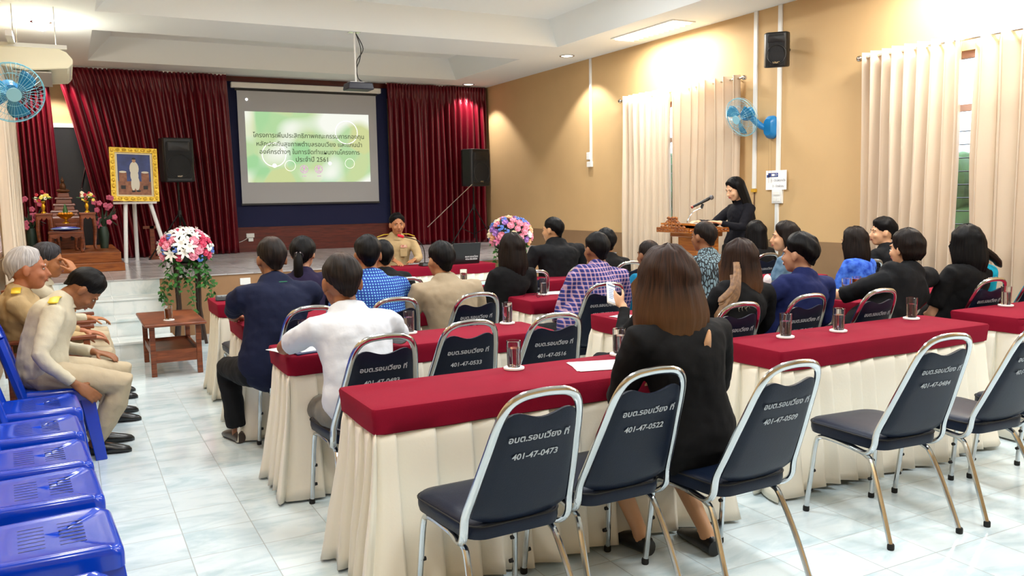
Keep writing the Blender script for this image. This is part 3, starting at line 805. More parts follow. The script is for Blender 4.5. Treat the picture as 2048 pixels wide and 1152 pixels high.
# ---- glasses on coasters
def glass(x, y, z, lab, liquid=None, h=.118, r0=.033, coaster=True):
    c = None
    if coaster:
        bm = BM(); lathe(bm, [(.044, 0), (.047, .002), (.047, .009), (.043, .011)], 22); tag(obj('coaster', bm, mat('white_coaster', '#efe9e6', .6), loc=(x, y, z)), 'white coaster under the '+' '.join(lab.split()[:11]), 'coaster', 'white coasters')
    t = thing('drinking_glass', lab, 'glass', (x, y, z+(.0115 if coaster else .0005)))
    bm = BM(); s = 22
    prof = [(.0, .0), (r0*.88, 0), (r0*.92, .004), (r0, h), (r0-.0018, h+.0008), (r0-.0022, h-.002), (r0*.92-.0025, .010), (.0, .009)]
    vs = [[bm.verts.new((q*math.cos(2*PI*k/s), q*math.sin(2*PI*k/s), zz)) for k in range(s)] for q, zz in prof[1:-1]]
    for a, b in zip(vs, vs[1:]):
        for k in range(s): bm.faces.new((a[k], a[(k+1) % s], b[(k+1) % s], b[k]))
    bm.faces.new(list(reversed(vs[0]))); bm.faces.new(vs[-1])
    obj('tumbler', bm, M_glass, t)
    if liquid:
        m, lv = liquid; bm = BM(); lathe(bm, [(r0*.9-.004, .0105), (r0*.96-.003, h*lv)], s); obj('drink', bm, m, t)
M_water = mat('drinking_water', '#dfe6ea', .03, trans=1); M_water.node_tree.nodes['Principled BSDF'].inputs['IOR'].default_value = 1.33
M_tea = mat('iced_tea', '#8a3c0c', .1, trans=.35)
Z = TT+.001
glass(1.733, 3.30, Z, 'water glass alone near the middle of the front table', (M_water, .72))
glass(2.321, 3.32, Z, 'water glass beside the papers and the brown-haired woman', (M_water, .72))
glass(3.343, 3.25, Z, 'leftmost water glass of the three on the right foreground table', (M_water, .66))
glass(3.726, 3.235, Z, 'middle water glass of the three on the right foreground table', (M_water, .7))
glass(4.444, 3.32, Z, 'rightmost water glass of the three on the right foreground table', (M_water, .68))
glass(5.432, 3.36, Z, 'water glass on the table at the right edge', (M_water, .7))
glass(2.343, 4.54, Z, 'tall water glass at the right end of the white shirt man\'s table', (M_water, .8))
glass(1.70, 4.53, Z, 'water glass by the right elbow of the man in the white shirt', (M_water, .7))
glass(1.09, 4.50, Z, 'water glass by the left arm of the man in the white shirt', (M_water, .3))
glass(3.29, 5.74, Z, 'water glass beside the eyeglasses', (M_water, .7))
glass(3.15, 6.95, Z, 'water glass left of the woman with a dark bob', (M_water, .7))
glass(5.07, 4.34, Z, 'water glass left of the iced tea', (M_water, .6))
glass(5.25, 4.40, Z, 'glass of iced tea beside the woman with a watch', (M_tea, .85))
glass(5.42, 5.68, Z, 'clear glass in front of the woman in the denim jacket', (M_tea, .45))
glass(.74, 8.0, .4715, 'glass of amber iced tea on the low wooden side table', (M_tea, .75), h=.125, r0=.036)
# ---- papers, folder, eyeglasses, keypad, phone, laptop, microphones
def sheet(x, y, z, w, h, rz, lab, cat='paper', m=None, n=1, name='paper_sheet', grp=None, lines=6):
    bm = BM()
    for k in range(n):
        M3 = Matrix.Translation((0, 0, k*.0012)) @ Matrix.Rotation(k*.1, 4, 'Z')
        nx, ny = 6, 6; rows = []
        for j in range(ny+1):
            rows.append([bm.verts.new(M3 @ Vector((w*(i/nx-.5), h*(j/ny-.5), .001+.004*max(0, noise.noise((i*.5+x, j*.5, k))*1)))) for i in range(nx+1)])
        for a, b in zip(rows, rows[1:]):
            for i in range(nx): bm.faces.new((a[i], a[i+1], b[i+1], b[i]))
    o = obj(name, bm, m or M_paper, loc=(x, y, z), rot=(0, 0, rz), flip=False); md = o.modifiers.new('t', 'SOLIDIFY'); md.thickness = .0006
    tag(o, lab, cat, grp)
    if lines:
        bm = BM()
        for i in range(lines): b2(bm, -w*.4, w*(.4 if i % 3 else .1), h*.4-i*h*.11-.002, h*.4-i*h*.11, .0065, .0068)
        obj('printed_lines', bm, mat('print_grey', '#70747c', .7), o, smooth=False)
sheet(2.12, 3.15, Z, .30, .21, -.35, 'stack of white papers on the front table by the brown-haired woman', n=2)
sheet(1.0, 4.40, Z, .22, .16, .3, 'white booklet at the corner of the white shirt man\'s table', n=2, name='booklet')
bm = BM(); b2(bm, -.125, .125, -.09, .09, 0, .006); o = obj('folder', bm, mat('dark_blue_folder', '#2a3358', .5), loc=(1.08, 4.30, Z), rot=(0, 0, .2)); tag(o, 'dark blue folder with a white sheet left of the man in the white shirt', 'folder')
sheet(1.09, 4.31, Z+.0065, .20, .14, .2, 'white sheet lying on the dark blue folder')
sheet(3.12, 4.36, Z, .15, .2, .3, 'white paper under the phone woman\'s hand')
sheet(3.42, 5.80, Z, .24, .18, -.3, 'white papers next to the eyeglasses', n=2)
sheet(3.36, 6.98, Z, .2, .14, .2, 'pale green leaflet at the left of the leaflet table', m=mat('mint_paper', '#b9d8c4', .5), name='leaflet', grp='leaflets and papers on one table')
sheet(3.55, 6.93, Z, .26, .18, -.2, 'white leaflet partly over the green one', name='leaflet', grp='leaflets and papers on one table')
sheet(3.28, 6.83, Z, .22, .15, .1, 'pale blue leaflet nearest the man in the khaki shirt', m=mat('blue_paper', '#a8c6da', .5), name='leaflet', grp='leaflets and papers on one table')
# eyeglasses
r = thing('eyeglasses', 'thin-rimmed eyeglasses lying open on the table beside the papers', 'eyeglasses', (3.20, 5.62, Z), .4)
for s in (-1, 1):
    bm = BM(); tube(bm, [(s*.034+.026*math.cos(q), .0, .022+.019*math.sin(q)) for q in [2*PI*k/16 for k in range(16)]], .0016, 5, closed=True, up=(0, 1, 0)); obj('rim', bm, M_blackm, r)
    bm = BM(); tube(bm, [(s*.06, 0, .028), (s*.063, .1, .02), (s*.06, .13, .003)], .0016, 5); obj('temple', bm, M_blackm, r)
bm = BM(); tube(bm, [(-.01, 0, .026), (0, 0, .029), (.01, 0, .026)], .0015, 5); obj('bridge', bm, M_blackm, r)
# keypad
r = thing('conference_keypad', 'silver and black conference keypad on the table by the flower stand', 'keypad', (1.10, 6.96, Z), -.1)
bm = BM(); box(bm, (0, 0, .016), (.21, .15, .03), taper=(.95, .9)); obj('housing', bm, mat('dark_grey_plastic', '#33363a', .4), r, bevel=.006)
bm = BM(); b2(bm, -.09, .09, .0, .06, .031, .034); obj('panel', bm, mat('silver_panel', '#aeb4b6', .35, .5), r)
bm = BM()
for i in range(6):
    for j in range(2): b2(bm, -.085+i*.029, -.064+i*.029, -.055+j*.025, -.038+j*.025, .031, .036)
obj('buttons', bm, mat('grey_buttons', '#8f979b', .5), r)
# laptop on the head table
r = thing('laptop', 'open black laptop seen from behind on the head table', 'laptop', (4.15, 9.22, Z), PI)
bm = BM(); b2(bm, -.18, .18, -.13, .12, 0, .02); obj('base', bm, M_black, r, bevel=.004)
bm = BM(); box(bm, (0, -.155, .13), (.36, .012, .245), Matrix.Rotation(.22, 3, 'X')); lid = obj('lid', bm, mat('laptop_lid', '#17181b', .35), r, bevel=.004)
r.rotation_euler = (0, 0, 0)
for o in r.children: o.location.y = 0
bm = BM()
for s, z in (('อบต.รอบเวียง', .085), ('416-58-0054', .055)): join_mesh(bm, text_mesh(s, .03), Matrix.Translation((.06, -.1705-(.085-z)*-.22+.014*0, z)) @ Matrix.Rotation(PI/2-.0, 4, 'X'))
obj('lid_lettering', bm, M_paper, r, smooth=False, flip=False)
# gooseneck microphone
r = thing('gooseneck_microphone', 'black gooseneck microphone with a red tip on the head table', 'microphone', (3.65, 9.12, Z))
bm = BM(); box(bm, (0, 0, .02), (.13, .15, .035), taper=(.8, .75)); obj('base', bm, M_black, r, bevel=.006)
bm = BM(); tube(bm, spline([(0, .02, .03), (0, .03, .18), (-.06, .06, .29), (-.22, .16, .345)], 5), .005, 7); obj('gooseneck', bm, M_blackm, r)
bm = BM(); tube(bm, [(-.21, .155, .34), (-.25, .18, .355)], [.016, .018], 10, round_ends=True); obj('windscreen', bm, mat('red_foam', '#c91530', .9, bump=.3, bscale=300), r)
# small flower vase on the head table
r = thing('flower_vase', 'small vase of red and white flowers at the left end of the head table', 'vase', (2.93, 9.1, Z))
bm = BM(); lathe(bm, [(.03, 0), (.045, .03), (.03, .07), (.038, .09)], 14); obj('vase', bm, M_white, r)
for i in range(9):
    a = i*2.4; bm = BM(); ell(bm, (.05*math.cos(a)*(i > 0), .05*math.sin(a)*(i > 0), .13+.02*(i % 3)), (.026, .026, .022), u=8, v=6); obj('blossom', bm, [mat('red_petal', '#b3182c', .6), M_paper][i % 2], r)
bm = BM()
for i in range(8):
    a = i*.8; tube(bm, [(0, 0, .08), (.06*math.cos(a), .06*math.sin(a), .11)], [.004, .01], 5)
obj('leaves', bm, mat('leaf_green', '#27531f', .5), r)

# ---- speakers and stands
def speaker(name, label, loc, rz, w, h, d, tilt=0, wall=False):
    r = thing('loudspeaker', label, 'loudspeaker', loc, rz); r.rotation_euler = (tilt, 0, rz)
    bm = BM(); poly = [(-w/2, d*.1), (-w/2+.02, -d*.5+.03), (-w/2+.05, -d*.5), (w/2-.05, -d*.5), (w/2-.02, -d*.5+.03), (w/2, d*.1), (w*.3, d*.5), (-w*.3, d*.5)]
    prism(bm, poly, h, Matrix.Translation((0, 0, -h/2))); obj('cabinet', bm, M_black, r, bevel=.018)
    gm = mat('speaker_grille', '#1b1c1f', .6, .3, bump=.5, bscale=400)
    bm = BM(); loft(bm, [[(x, -d*.5-yy, z) for x, z in rrect(w/2-.05-g, h/2-.05-g, .05, 5)] for yy, g in ((.002, 0), (.012, .004), (.016, .02))]); obj('grille', bm, gm, r)
    bm = BM(); tube(bm, [(w*.36*math.cos(q), -d*.5-.018, -h*.14+w*.36*math.sin(q)) for q in [2*PI*k/28 for k in range(28)]], .006, 6, closed=True, up=(0, 1, 0)); obj('woofer_ring', bm, M_black, r)
    bm = BM(); loft(bm, [[(x, -d*.5-yy, z+h*.3) for x, z in rrect(w*.33-g*2, h*.11-g, .02, 4)] for yy, g in ((.014, 0), (.022, .01))]); obj('horn', bm, M_black, r)
    bm = BM(); join_mesh(bm, text_mesh('HVC', .035, extrude=.001, bold=.001), Matrix.Translation((0, -d*.5-.019, -h*.38)) @ Matrix.Rotation(PI/2, 4, 'X')); obj('badge', bm, M_chrome, r, smooth=False, flip=False)
    return r
def tripod(label, x, y, z0, h):
    r = thing('speaker_stand', label, 'speaker stand', (x, y, z0))
    bm = BM(); tube(bm, [(0, 0, .12), (0, 0, h)], .017, 10); obj('pole', bm, M_blackm, r)
    bm = BM(); lathe(bm, [(.03, .62), (.03, .72)], 12); obj('collar', bm, M_black, r)
    for k in range(3):
        a = -PI/2+.5+2*PI*k/3; c, s = math.cos(a), math.sin(a)
        bm = BM(); tube(bm, [(.02*c, .02*s, .66), (.45*c, .45*s, .012)], .011, 7); l = obj('leg', bm, M_blackm, r)
        bm = BM(); tube(bm, [(.02*c, .02*s, .2), (.25*c, .25*s, .31)], .007, 6); obj('brace', bm, M_blackm, r)
        bm = BM(); ell(bm, (.45*c, .45*s, .014), (.02, .02, .013), u=8, v=6); obj('rubber_foot', bm, M_rubber, l)
tripod('black tripod stand carrying the loudspeaker left of the screen', 1.49, 13.5, ZS, 1.14)
speaker('loudspeaker', 'black loudspeaker on a tripod to the left of the screen', (1.485, 13.5, 2.147), 0.1, .47, .64, .38)
tripod('black tripod stand carrying the loudspeaker right of the screen', 6.37, 13.55, ZS, 1.02)
speaker('loudspeaker', 'black loudspeaker on a tripod at the right end of the stage', (6.37, 13.5, 2.04), .25, .48, .64, .38)
s_ = speaker('loudspeaker', 'small black loudspeaker mounted high on the right wall above the fan', (6.80, 6.80, 3.02), -PI/2+.75, .27, .36, .24, .12)
bm = BM(); tube(bm, [(0, .12, 0), (.12, .25, 0)], .02, 8); obj('wall_bracket', bm, M_blackm, s_)
# boom microphone stand
r = thing('microphone_stand', 'thin boom microphone stand beside the right stage loudspeaker', 'microphone stand', (5.55, 12.6, ZS))
bm = BM(); tube(bm, [(0, 0, .02), (0, 0, .75)], .009, 7); obj('pole', bm, M_blackm, r)
bm = BM(); tube(bm, [(-.45, 0, .38), (.35, 0, 1.05)], .006, 6); obj('boom_arm', bm, M_chrome, r)
for k in range(3):
    a = 2*PI*k/3; bm = BM(); tube(bm, [(0, 0, .1), (.28*math.cos(a), .28*math.sin(a), .01)], .007, 6); obj('leg', bm, M_blackm, r)

# ---- easel with framed portrait
r = thing('easel', 'white three-legged easel holding the gilt-framed portrait on the stage', 'easel', (.86, 13.08, ZS))
M_wp = mat('white_gloss_paint', '#e6e8e8', .3)
for nm, a, b in (('leg', (-.17, -.09, 0), (-.10, .06, 1.25)), ('leg', (.40, -.09, 0), (.10, .06, 1.25)), ('rear_leg', (.02, .55, 0), (.0, .12, 1.25))):
    bm = BM(); tube(bm, [a, b], .028, 10); obj('leg', bm, M_wp, r)
bm = BM(); b2(bm, -.28, .28, -.06, .04, .83, .86); obj('ledge', bm, M_wp, r)
r = thing('framed_portrait', 'ornate gilt-framed portrait of a seated figure in a white uniform, leaning on the easel', 'portrait', (.865, 13.02, 1.55), 0)
r.rotation_euler = (-.12, .03, .10)
M_gf = mat('gilt_frame', '#c99a1e', .38, .55, bump=.7, bscale=45, c2='#f0cf55', vscale=30)
fw, fh, t = .31, .375, .065
for nm, x0, x1, z0, z1 in (('l', -fw, -fw+t, 0, 2*fh), ('r', fw-t, fw, 0, 2*fh), ('b', -fw+t, fw-t, 0, t), ('t', -fw+t, fw-t, 2*fh-t, 2*fh)):
    bm = BM(); b2(bm, x0, x1, -.035, .01, z0, z1)
    n = 9 if nm in 'lr' else 6
    for k in range(n):
        q = (k+.5)/n; c = ((x0+x1)/2, -.035, z0+(z1-z0)*q) if nm in 'lr' else (x0+(x1-x0)*q, -.035, (z0+z1)/2); ell(bm, c, (.02, .012, .03) if nm in 'lr' else (.03, .012, .02), u=8, v=6)
    obj('frame_side', bm, M_gf, r)
bm = BM(); b2(bm, -fw+t, fw-t, -.012, 0, t, 2*fh-t); obj('mount', bm, mat('cream_mount', '#e6dcb8', .6), r)
pic = BM()
pal = [mat('picture_navy', '#24305e', .5, c2='#3a4a86', vscale=7), mat('picture_brown', '#6b3a28', .5, c2='#a06a4a', vscale=20), mat('picture_white', '#d9d4c4', .5), mat('picture_skin', '#b88a68', .5), mat('picture_dark', '#1a1614', .5)]
def pq(mi, x0, x1, z0, z1, y): 
    fs = len(pic.faces); b2(pic, x0, x1, y, y+.001, z0, z1); pic.faces.ensure_lookup_table()
    for f in pic.faces[fs:]: f.material_index = mi
def pe(mi, cx, cz, rx, rz, y):
    fs = len(pic.faces); ell(pic, (cx, y, cz), (rx, .001, rz), u=14, v=8); pic.faces.ensure_lookup_table()
    for f in pic.faces[fs:]: f.material_index = mi
pq(0, -.215, .215, .09, .66, -.0135); pq(1, -.215, .215, .09, .28, -.0142)
for x in (-.15, .14): pq(1, x-.05, x+.05, .25, .40, -.0145); pe(2, x, .41, .05, .015, -.0148); pq(4, x-.03, x+.03, .17, .22, -.0150)
pe(2, 0, .46, .062, .10, -.0155); pe(2, .0, .36, .055, .09, -.0158); pe(2, .03, .25, .035, .10, -.016); pe(2, -.02, .24, .03, .09, -.0162)
pe(3, 0, .575, .024, .032, -.0165); pe(4, 0, .598, .026, .016, -.0168); pe(4, .045, .145, .03, .014, -.0168); pe(4, -.02, .14, .028, .013, -.0168)
obj('picture', pic, pal, r, flip=True)
# easel foot / dark wooden trestle behind
r = thing('wooden_trestle', 'dark wooden stand behind the white easel legs', 'stand', (1.10, 13.62, ZS))
bm = BM(); b2(bm, -.03, .03, -.03, .03, 0, .5); b2(bm, -.12, .06, -.03, .03, .46, .5); b2(bm, -.06, .25, -.06, .06, 0, .05); obj('post', bm, M_wood, r)
# ---- altar
bm = BM(); b2(bm, -.6, .60, 11.55, 14.15, 0, .10); b2(bm, -.6, .575, 11.80, 14.15, .10, .225); o = obj('altar_dais', bm, wood_mat('dais_orange_wood', '#7a3d18', '#a5602c', .3), loc=(0, 0, ZS+.0005), bevel=.005); tag(o, 'two-step orange-brown wooden dais under the altar tables', 'dais')
ZD = ZS+.226
def altar_table(x, y, w, d, h, lab, z=ZD, drawer=True):
    r = thing('altar_table', lab, 'altar table', (x, y, z))
    bm = BM(); b2(bm, -w/2, w/2, -d/2, d/2, h-.03, h); obj('tabletop', bm, M_wood, r, bevel=.006)
    bm = BM(); n = 12; vs = []
    for k in range(n+1):
        q = k/n; zz = h-.06-.03*abs(math.sin(q*PI*3))
        vs.append(((-w/2+.02)+(w-.04)*q, zz))
    poly = [(-w/2+.02, h-.03)]+vs+[(w/2-.02, h-.03)]
    prism(bm, poly, .015, Matrix.Translation((0, -d/2+.02, 0)) @ Matrix.Rotation(PI/2, 4, 'X')); obj('apron', bm, M_wood, r)
    for sx in (-1, 1):
        for sy in (-1, 1):
            bm = BM(); p = [(sx*(w/2-.03), sy*(d/2-.03), h-.03), (sx*(w/2-.018), sy*(d/2-.02), h*.55), (sx*(w/2-.035), sy*(d/2-.035), .05), (sx*(w/2-.02), sy*(d/2-.02), 0)]
            tube(bm, p, [.024, .022, .016, .022], 8); obj('leg', bm, M_wood, r)
    return r
altar_table(-.03, 12.25, .40, .30, .27, 'low carved altar table with the blue cushion on it')
altar_table(-.27, 12.75, .20, .30, .50, 'tall altar side table under the left gold vase')
altar_table(.24, 12.75, .20, .30, .50, 'tall altar side table under the right gold vase')
altar_table(-.02, 12.78, .26, .30, .36, 'middle altar table under the gold offering bowl')
bm = BM(); ell(bm, (0, 0, .03), (.165, .12, .03), u=20); o = obj('cushion', bm, mat('blue_cushion_satin', '#1b3bb5', .3, bump=.1), loc=(-.03, 12.25, ZD+.271)); tag(o, 'round blue cushion on the low altar table', 'cushion')
bm = BM(); tube(bm, [(.166*math.cos(q), .121*math.sin(q), .03) for q in [2*PI*k/28 for k in range(28)]], .006, 6, closed=True, up=(0, 0, 1)); obj('piping', bm, mat('pale_blue_piping', '#9cc0ea', .5), o)
r = thing('offering_bowl', 'gold footed bowl with a green cone of leaves on the altar', 'bowl', (-.02, 12.72, ZD+.361))
bm = BM(); lathe(bm, [(.05, 0), (.045, .01), (.015, .03), (.018, .05), (.06, .07), (.105, .11), (.11, .12), (.09, .115)], 20); obj('bowl', bm, M_gold, r)
bm = BM(); lathe(bm, [(.04, .115), (.03, .17), (.012, .24), (.002, .26)], 12); obj('leaf_cone', bm, mat('leaf_green', '#27531f', .5), r)
bm = BM()
for k in range(12): a = 2*PI*k/12; ell(bm, (.07*math.cos(a), .07*math.sin(a), .13), (.018, .018, .016), u=7, v=5)
obj('flower_garland', bm, mat('marigold', '#e0901a', .6), r)
def gold_vase(x, y, z, lab, seed):
    r = thing('gold_vase', lab, 'vase', (x, y, z))
    bm = BM(); lathe(bm, [(.035, 0), (.03, .01), (.012, .03), (.02, .06), (.026, .09), (.014, .12), (.03, .15)], 16); obj('vase', bm, M_gold, r)
    rnd = random.Random(seed)
    for i in range(22):
        a = rnd.uniform(0, 2*PI); q = rnd.uniform(0, .09); zz = .16+rnd.uniform(0, .14)*(1-q*4)
        bm = BM(); c = Vector((q*math.cos(a), q*math.sin(a)*.6, zz))
        for p in range(5): an = 2*PI*p/5+a; ell(bm, c+Vector((.012*math.cos(an), -.004, .012*math.sin(an))), (.012, .006, .012), u=6, v=4)
        obj('blossom', bm, [mat('yellow_petal', '#e8d25a', .6), mat('cream_petal', '#efe6c6', .6), mat('red_petal', '#b3182c', .6)][i % 3], r)
    bm = BM()
    for i in range(12):
        a = i*.52; tube(bm, [(0, 0, .15), (.05*math.cos(a), .03*math.sin(a), .19), (.12*math.cos(a), .05*math.sin(a), .2)], [.003, .014, .003], 5)
    obj('leaves', bm, mat('leaf_green', '#27531f', .5), r)
gold_vase(-.27, 12.68, ZD+.501, 'gold vase of yellow and red flowers on the left altar side table', 1)
gold_vase(.24, 12.68, ZD+.501, 'gold vase of yellow and red flowers on the right altar side table', 2)
# tiered shrine with a seated image
r = thing('shrine', 'carved brown tiered shrine standing at the back of the altar', 'shrine', (-.03, 13.25, ZD))
bm = BM()
for k, (w, z, h) in enumerate(((.42, .0, .42), (.38, .42, .035), (.34, .455, .05), (.36, .505, .03), (.26, .535, .06), (.29, .595, .03), (.20, .625, .06), (.23, .685, .025), (.15, .71, .06))):
    box(bm, (0, 0, z+h/2), (w, w*.7, h), taper=(.9, .9) if k else None)
obj('tiers', bm, M_wood, r, bevel=.006)
bm = BM(); ell(bm, (0, 0, .80), (.085, .05, .03)); ell(bm, (0, .0, .86), (.04, .032, .055)); ell(bm, (0, 0, .935), (.024, .024, .03)); tube(bm, [(0, 0, .955), (0, 0, 1.0)], [.012, .002], 8); obj('seated_image', bm, mat('dull_bronze', '#5f3a20', .4, .5), r)
for s in (-1, 1):
    bm = BM(); prism(bm, [(0, 0), (.09, 0), (.09, .16), (.06, .19), (.03, .19), (0, .16)], .01, Matrix.Translation((s*.1-.045, -.152, .12)) @ Matrix.Rotation(PI/2, 4, 'X')); obj('arched_panel', bm, M_black, r)
# artificial pink flowers flanking the altar
def pink_spray(x, y, lab, seed):
    r = thing('flower_spray', lab, 'flowers', (x, y, ZD)); rnd = random.Random(seed)
    bm = BM(); lathe(bm, [(.05, 0), (.07, .2), (.05, .3)], 12); obj('pot', bm, mat('dark_green_pot', '#1d3226', .5), r)
    for i in range(16):
        a = rnd.uniform(0, 2*PI); q = rnd.uniform(.03, .17); c = Vector((q*math.cos(a), -abs(q*math.sin(a))*.5, .3+rnd.uniform(0, .42)))
        bm = BM()
        for p in range(5): an = 2*PI*p/5; ell(bm, c+Vector((.02*math.cos(an), 0, .02*math.sin(an))), (.02, .008, .02), u=6, v=4)
        obj('blossom', bm, mat('dusty_pink_petal', '#b8506c', .6), r)
    bm = BM()
    for i in range(16):
        a = rnd.uniform(0, 2*PI); tube(bm, [(0, 0, .25), (.08*math.cos(a), .04*math.sin(a), .4), (.18*math.cos(a), .08*math.sin(a), .3+rnd.uniform(0, .3))], [.005, .02, .004], 5)
    obj('leaves', bm, mat('dark_leaf', '#1b2f1c', .6), r)
pink_spray(-.44, 12.95, 'pot of pink artificial flowers at the left of the altar', 4)
pink_spray(.43, 12.98, 'pot of pink artificial flowers at the right of the altar', 5)

# ---- large flower arrangements on wooden stands
PET = [mat('lily_white', '#f4f3ee', .5), mat('rose_pink', '#e88fa6', .5), mat('rose_deep', '#cf3f63', .5), mat('hydrangea_blue', '#5b7fd0', .5), mat('rose_cream', '#f2e2c0', .5), mat('lilac', '#a978c6', .5), mat('peach', '#f0b088', .5), mat('lily_pink', '#e884b0', .5)]
def rose_mesh(m):
    bm = BM(); ell(bm, (0, 0, .012), (.016, .016, .018), u=8, v=6)
    for ring_, (n, rr, zz, sz) in enumerate(((4, .014, .010, .016), (6, .027, .004, .021))):
        for k in range(n):
            a = 2*PI*k/n+ring_*.5; R = Matrix.Rotation(a, 3, 'Z') @ Matrix.Rotation(.9-ring_*.35, 3, 'Y')
            ell(bm, (rr*math.cos(a), rr*math.sin(a), zz), (.005, sz, sz), R, u=7, v=5)
    return finish(bm, 'rose')
def lily_mesh(m):
    bm = BM()
    for k in range(6):
        a = 2*PI*k/6; c, s = math.cos(a), math.sin(a)
        p = [(0, 0, -.02), (.025*c, .025*s, .015), (.06*c, .06*s, .022), (.085*c, .085*s, .004)]
        tube(bm, p, [(.004, .006), (.004, .017), (.004, .014), (.001, .002)], 6, up=(0, 0, 1))
    for k in range(5): a = 2*PI*k/5; tube(bm, [(0, 0, 0), (.012*math.cos(a), .012*math.sin(a), .045)], .0015, 4)
    return finish(bm, 'lily')
def tuft_mesh(m):
    bm = BM(); rnd = random.Random(9)
    for k in range(14):
        v = Vector((rnd.uniform(-1, 1), rnd.uniform(-1, 1), rnd.uniform(.1, 1))).normalized()*.03
        for j in range(4): a = PI/2*j; ell(bm, v+Vector((.006*math.cos(a), .006*math.sin(a), 0)), (.007, .007, .004), u=5, v=4)
    return finish(bm, 'hydrangea')
FM = {}
def flower(kind, mi, parent, loc, nrm, sc):
    key = (kind, mi)
    if key not in FM:
        me = {'rose': rose_mesh, 'lily': lily_mesh, 'hydrangea': tuft_mesh}[kind](None); me.materials.append(PET[mi]); FM[key] = me
    o = bpy.data.objects.new(kind, FM[key]); COL.objects.link(o); o.parent = parent; o.location = loc
    o.rotation_mode = 'QUATERNION'; o.rotation_quaternion = Vector((0, 0, 1)).rotation_difference(nrm); o.scale = (sc,)*3
def leaf_mesh_into(bm, p, d, up, L, w, lobed=False):
    d = d.normalized(); s = d.cross(up).normalized(); n = s.cross(d)
    if lobed: prof = ((0, .15), (.15, .9), (.3, .55), (.45, 1.0), (.62, .5), (.8, .35), (1, .02))
    else: prof = ((0, .1), (.3, .9), (.6, .7), (1, .02))
    L_, R_ = [], []
    for t, q in prof:
        c = p+d*(L*t)-up*(.25*L*t*t)
        L_.append(bm.verts.new(c+s*(w*q/2)+n*.004)); R_.append(bm.verts.new(c-s*(w*q/2)+n*.004))
    for i in range(len(L_)-1): bm.faces.new((L_[i], L_[i+1], R_[i+1], R_[i]))
def stand_and_flowers(x, y, ztop, rad, lab_s, lab_f, pal, seed, h=.88):
    s = thing('flower_stand', lab_s, 'stand', (x, y, 0))
    bm = BM(); b2(bm, -.15, .15, -.15, .15, h-.03, h); obj('top', bm, mat('dark_stand_wood', '#2c1a12', .4), s, bevel=.006)
    for sx in (-1, 1):
        for sy in (-1, 1):
            bm = BM(); tube(bm, [(sx*.11, sy*.11, h-.03), (sx*.10, sy*.10, .4), (sx*.14, sy*.14, 0)], .017, 8); obj('leg', bm, MATS['dark_stand_wood'], s)
    bm = BM(); b2(bm, -.11, .11, -.11, .11, .30, .32); obj('shelf', bm, MATS['dark_stand_wood'], s)
    f = thing('flower_arrangement', lab_f, 'flower arrangement', (x, y, h+.001)); rnd = random.Random(seed)
    bm = BM(); lathe(bm, [(.09, 0), (.12, .05), (.11, .09)], 16); obj('bowl', bm, MATS['dark_stand_wood'], f)
    cz = .14; n = 70; ga = PI*(3-math.sqrt(5)); H = ztop-h-cz
    bm = BM(); ell(bm, (0, 0, cz), (rad*.8, rad*.8, H*.78)); obj('foliage_core', bm, mat('dark_leaf', '#1b2f1c', .6), f)
    for i in range(n):
        t = (i+.5)/n; z = 1-1.45*t; rr = math.sqrt(max(0, 1-z*z)); a = ga*i+seed
        nr = Vector((rr*math.cos(a), rr*math.sin(a), z)); p = Vector((nr.x*rad*.93, nr.y*rad*.93, cz+nr.z*H*.88))
        kind, mi = rnd.choice(pal); flower(kind, mi, f, p, (nr+Vector((0, -.15, .1))).normalized(), rnd.uniform(.9, 1.25)*{'rose': 1.15, 'lily': .95, 'hydrangea': 1.15}[kind])
    # trailing ivy
    vines = [(-.20, -.10, .52), (-.12, -.18, .35), (.02, -.18, .62), (.12, -.18, .28), (.20, -.12, .5), (.24, .02, .42), (-.23, .05, .45), (.0, .2, .3)]
    for vx, vy, L in vines:
        bm = BM(); pts = []
        for k in range(14):
            q = k/13; pts.append(Vector((vx*(.8+.3*q)+.02*math.sin(q*9+vx*9), vy*(.9+.2*q)+.015*math.cos(q*8), cz-.12+.05*(1-q)-L*q)))
        tube(bm, pts, .0025, 5)
        for k in range(34):
            p = pts[int(rnd.uniform(0, 12.9))]+Vector((rnd.uniform(-.03, .03), rnd.uniform(-.03, .03), rnd.uniform(-.02, .02))); a = rnd.uniform(0, 2*PI)
            leaf_mesh_into(bm, p, Vector((math.cos(a), math.sin(a)-.4, -.5)), Vector((0, -.6, .8)), rnd.uniform(.04, .065), rnd.uniform(.035, .055), True)
        obj('ivy_strand', bm, mat('ivy_leaf', '#1f4a22', .4, c2='#3f7a33', vscale=12), f, flip=False)
stand_and_flowers(1.10, 9.62, 1.25, .27, 'dark wooden stand under the left flower arrangement', 'dome of white lilies, pink roses and blue blooms at the left by the stage steps',
  [('lily', 0)]*5+[('rose', 1)]*3+[('rose', 2)]*2+[('hydrangea', 3)]*3+[('hydrangea', 0)]*2, 3)
stand_and_flowers(5.14, 9.82, 1.28, .29, 'dark wooden stand under the right flower arrangement', 'dome of pastel pink, yellow, blue and lilac flowers at the right of the stage',
  [('rose', 1)]*3+[('rose', 4)]*2+[('rose', 6)]*2+[('hydrangea', 3)]*3+[('rose', 5)]*2+[('lily', 7)]*2+[('rose', 0)], 8)

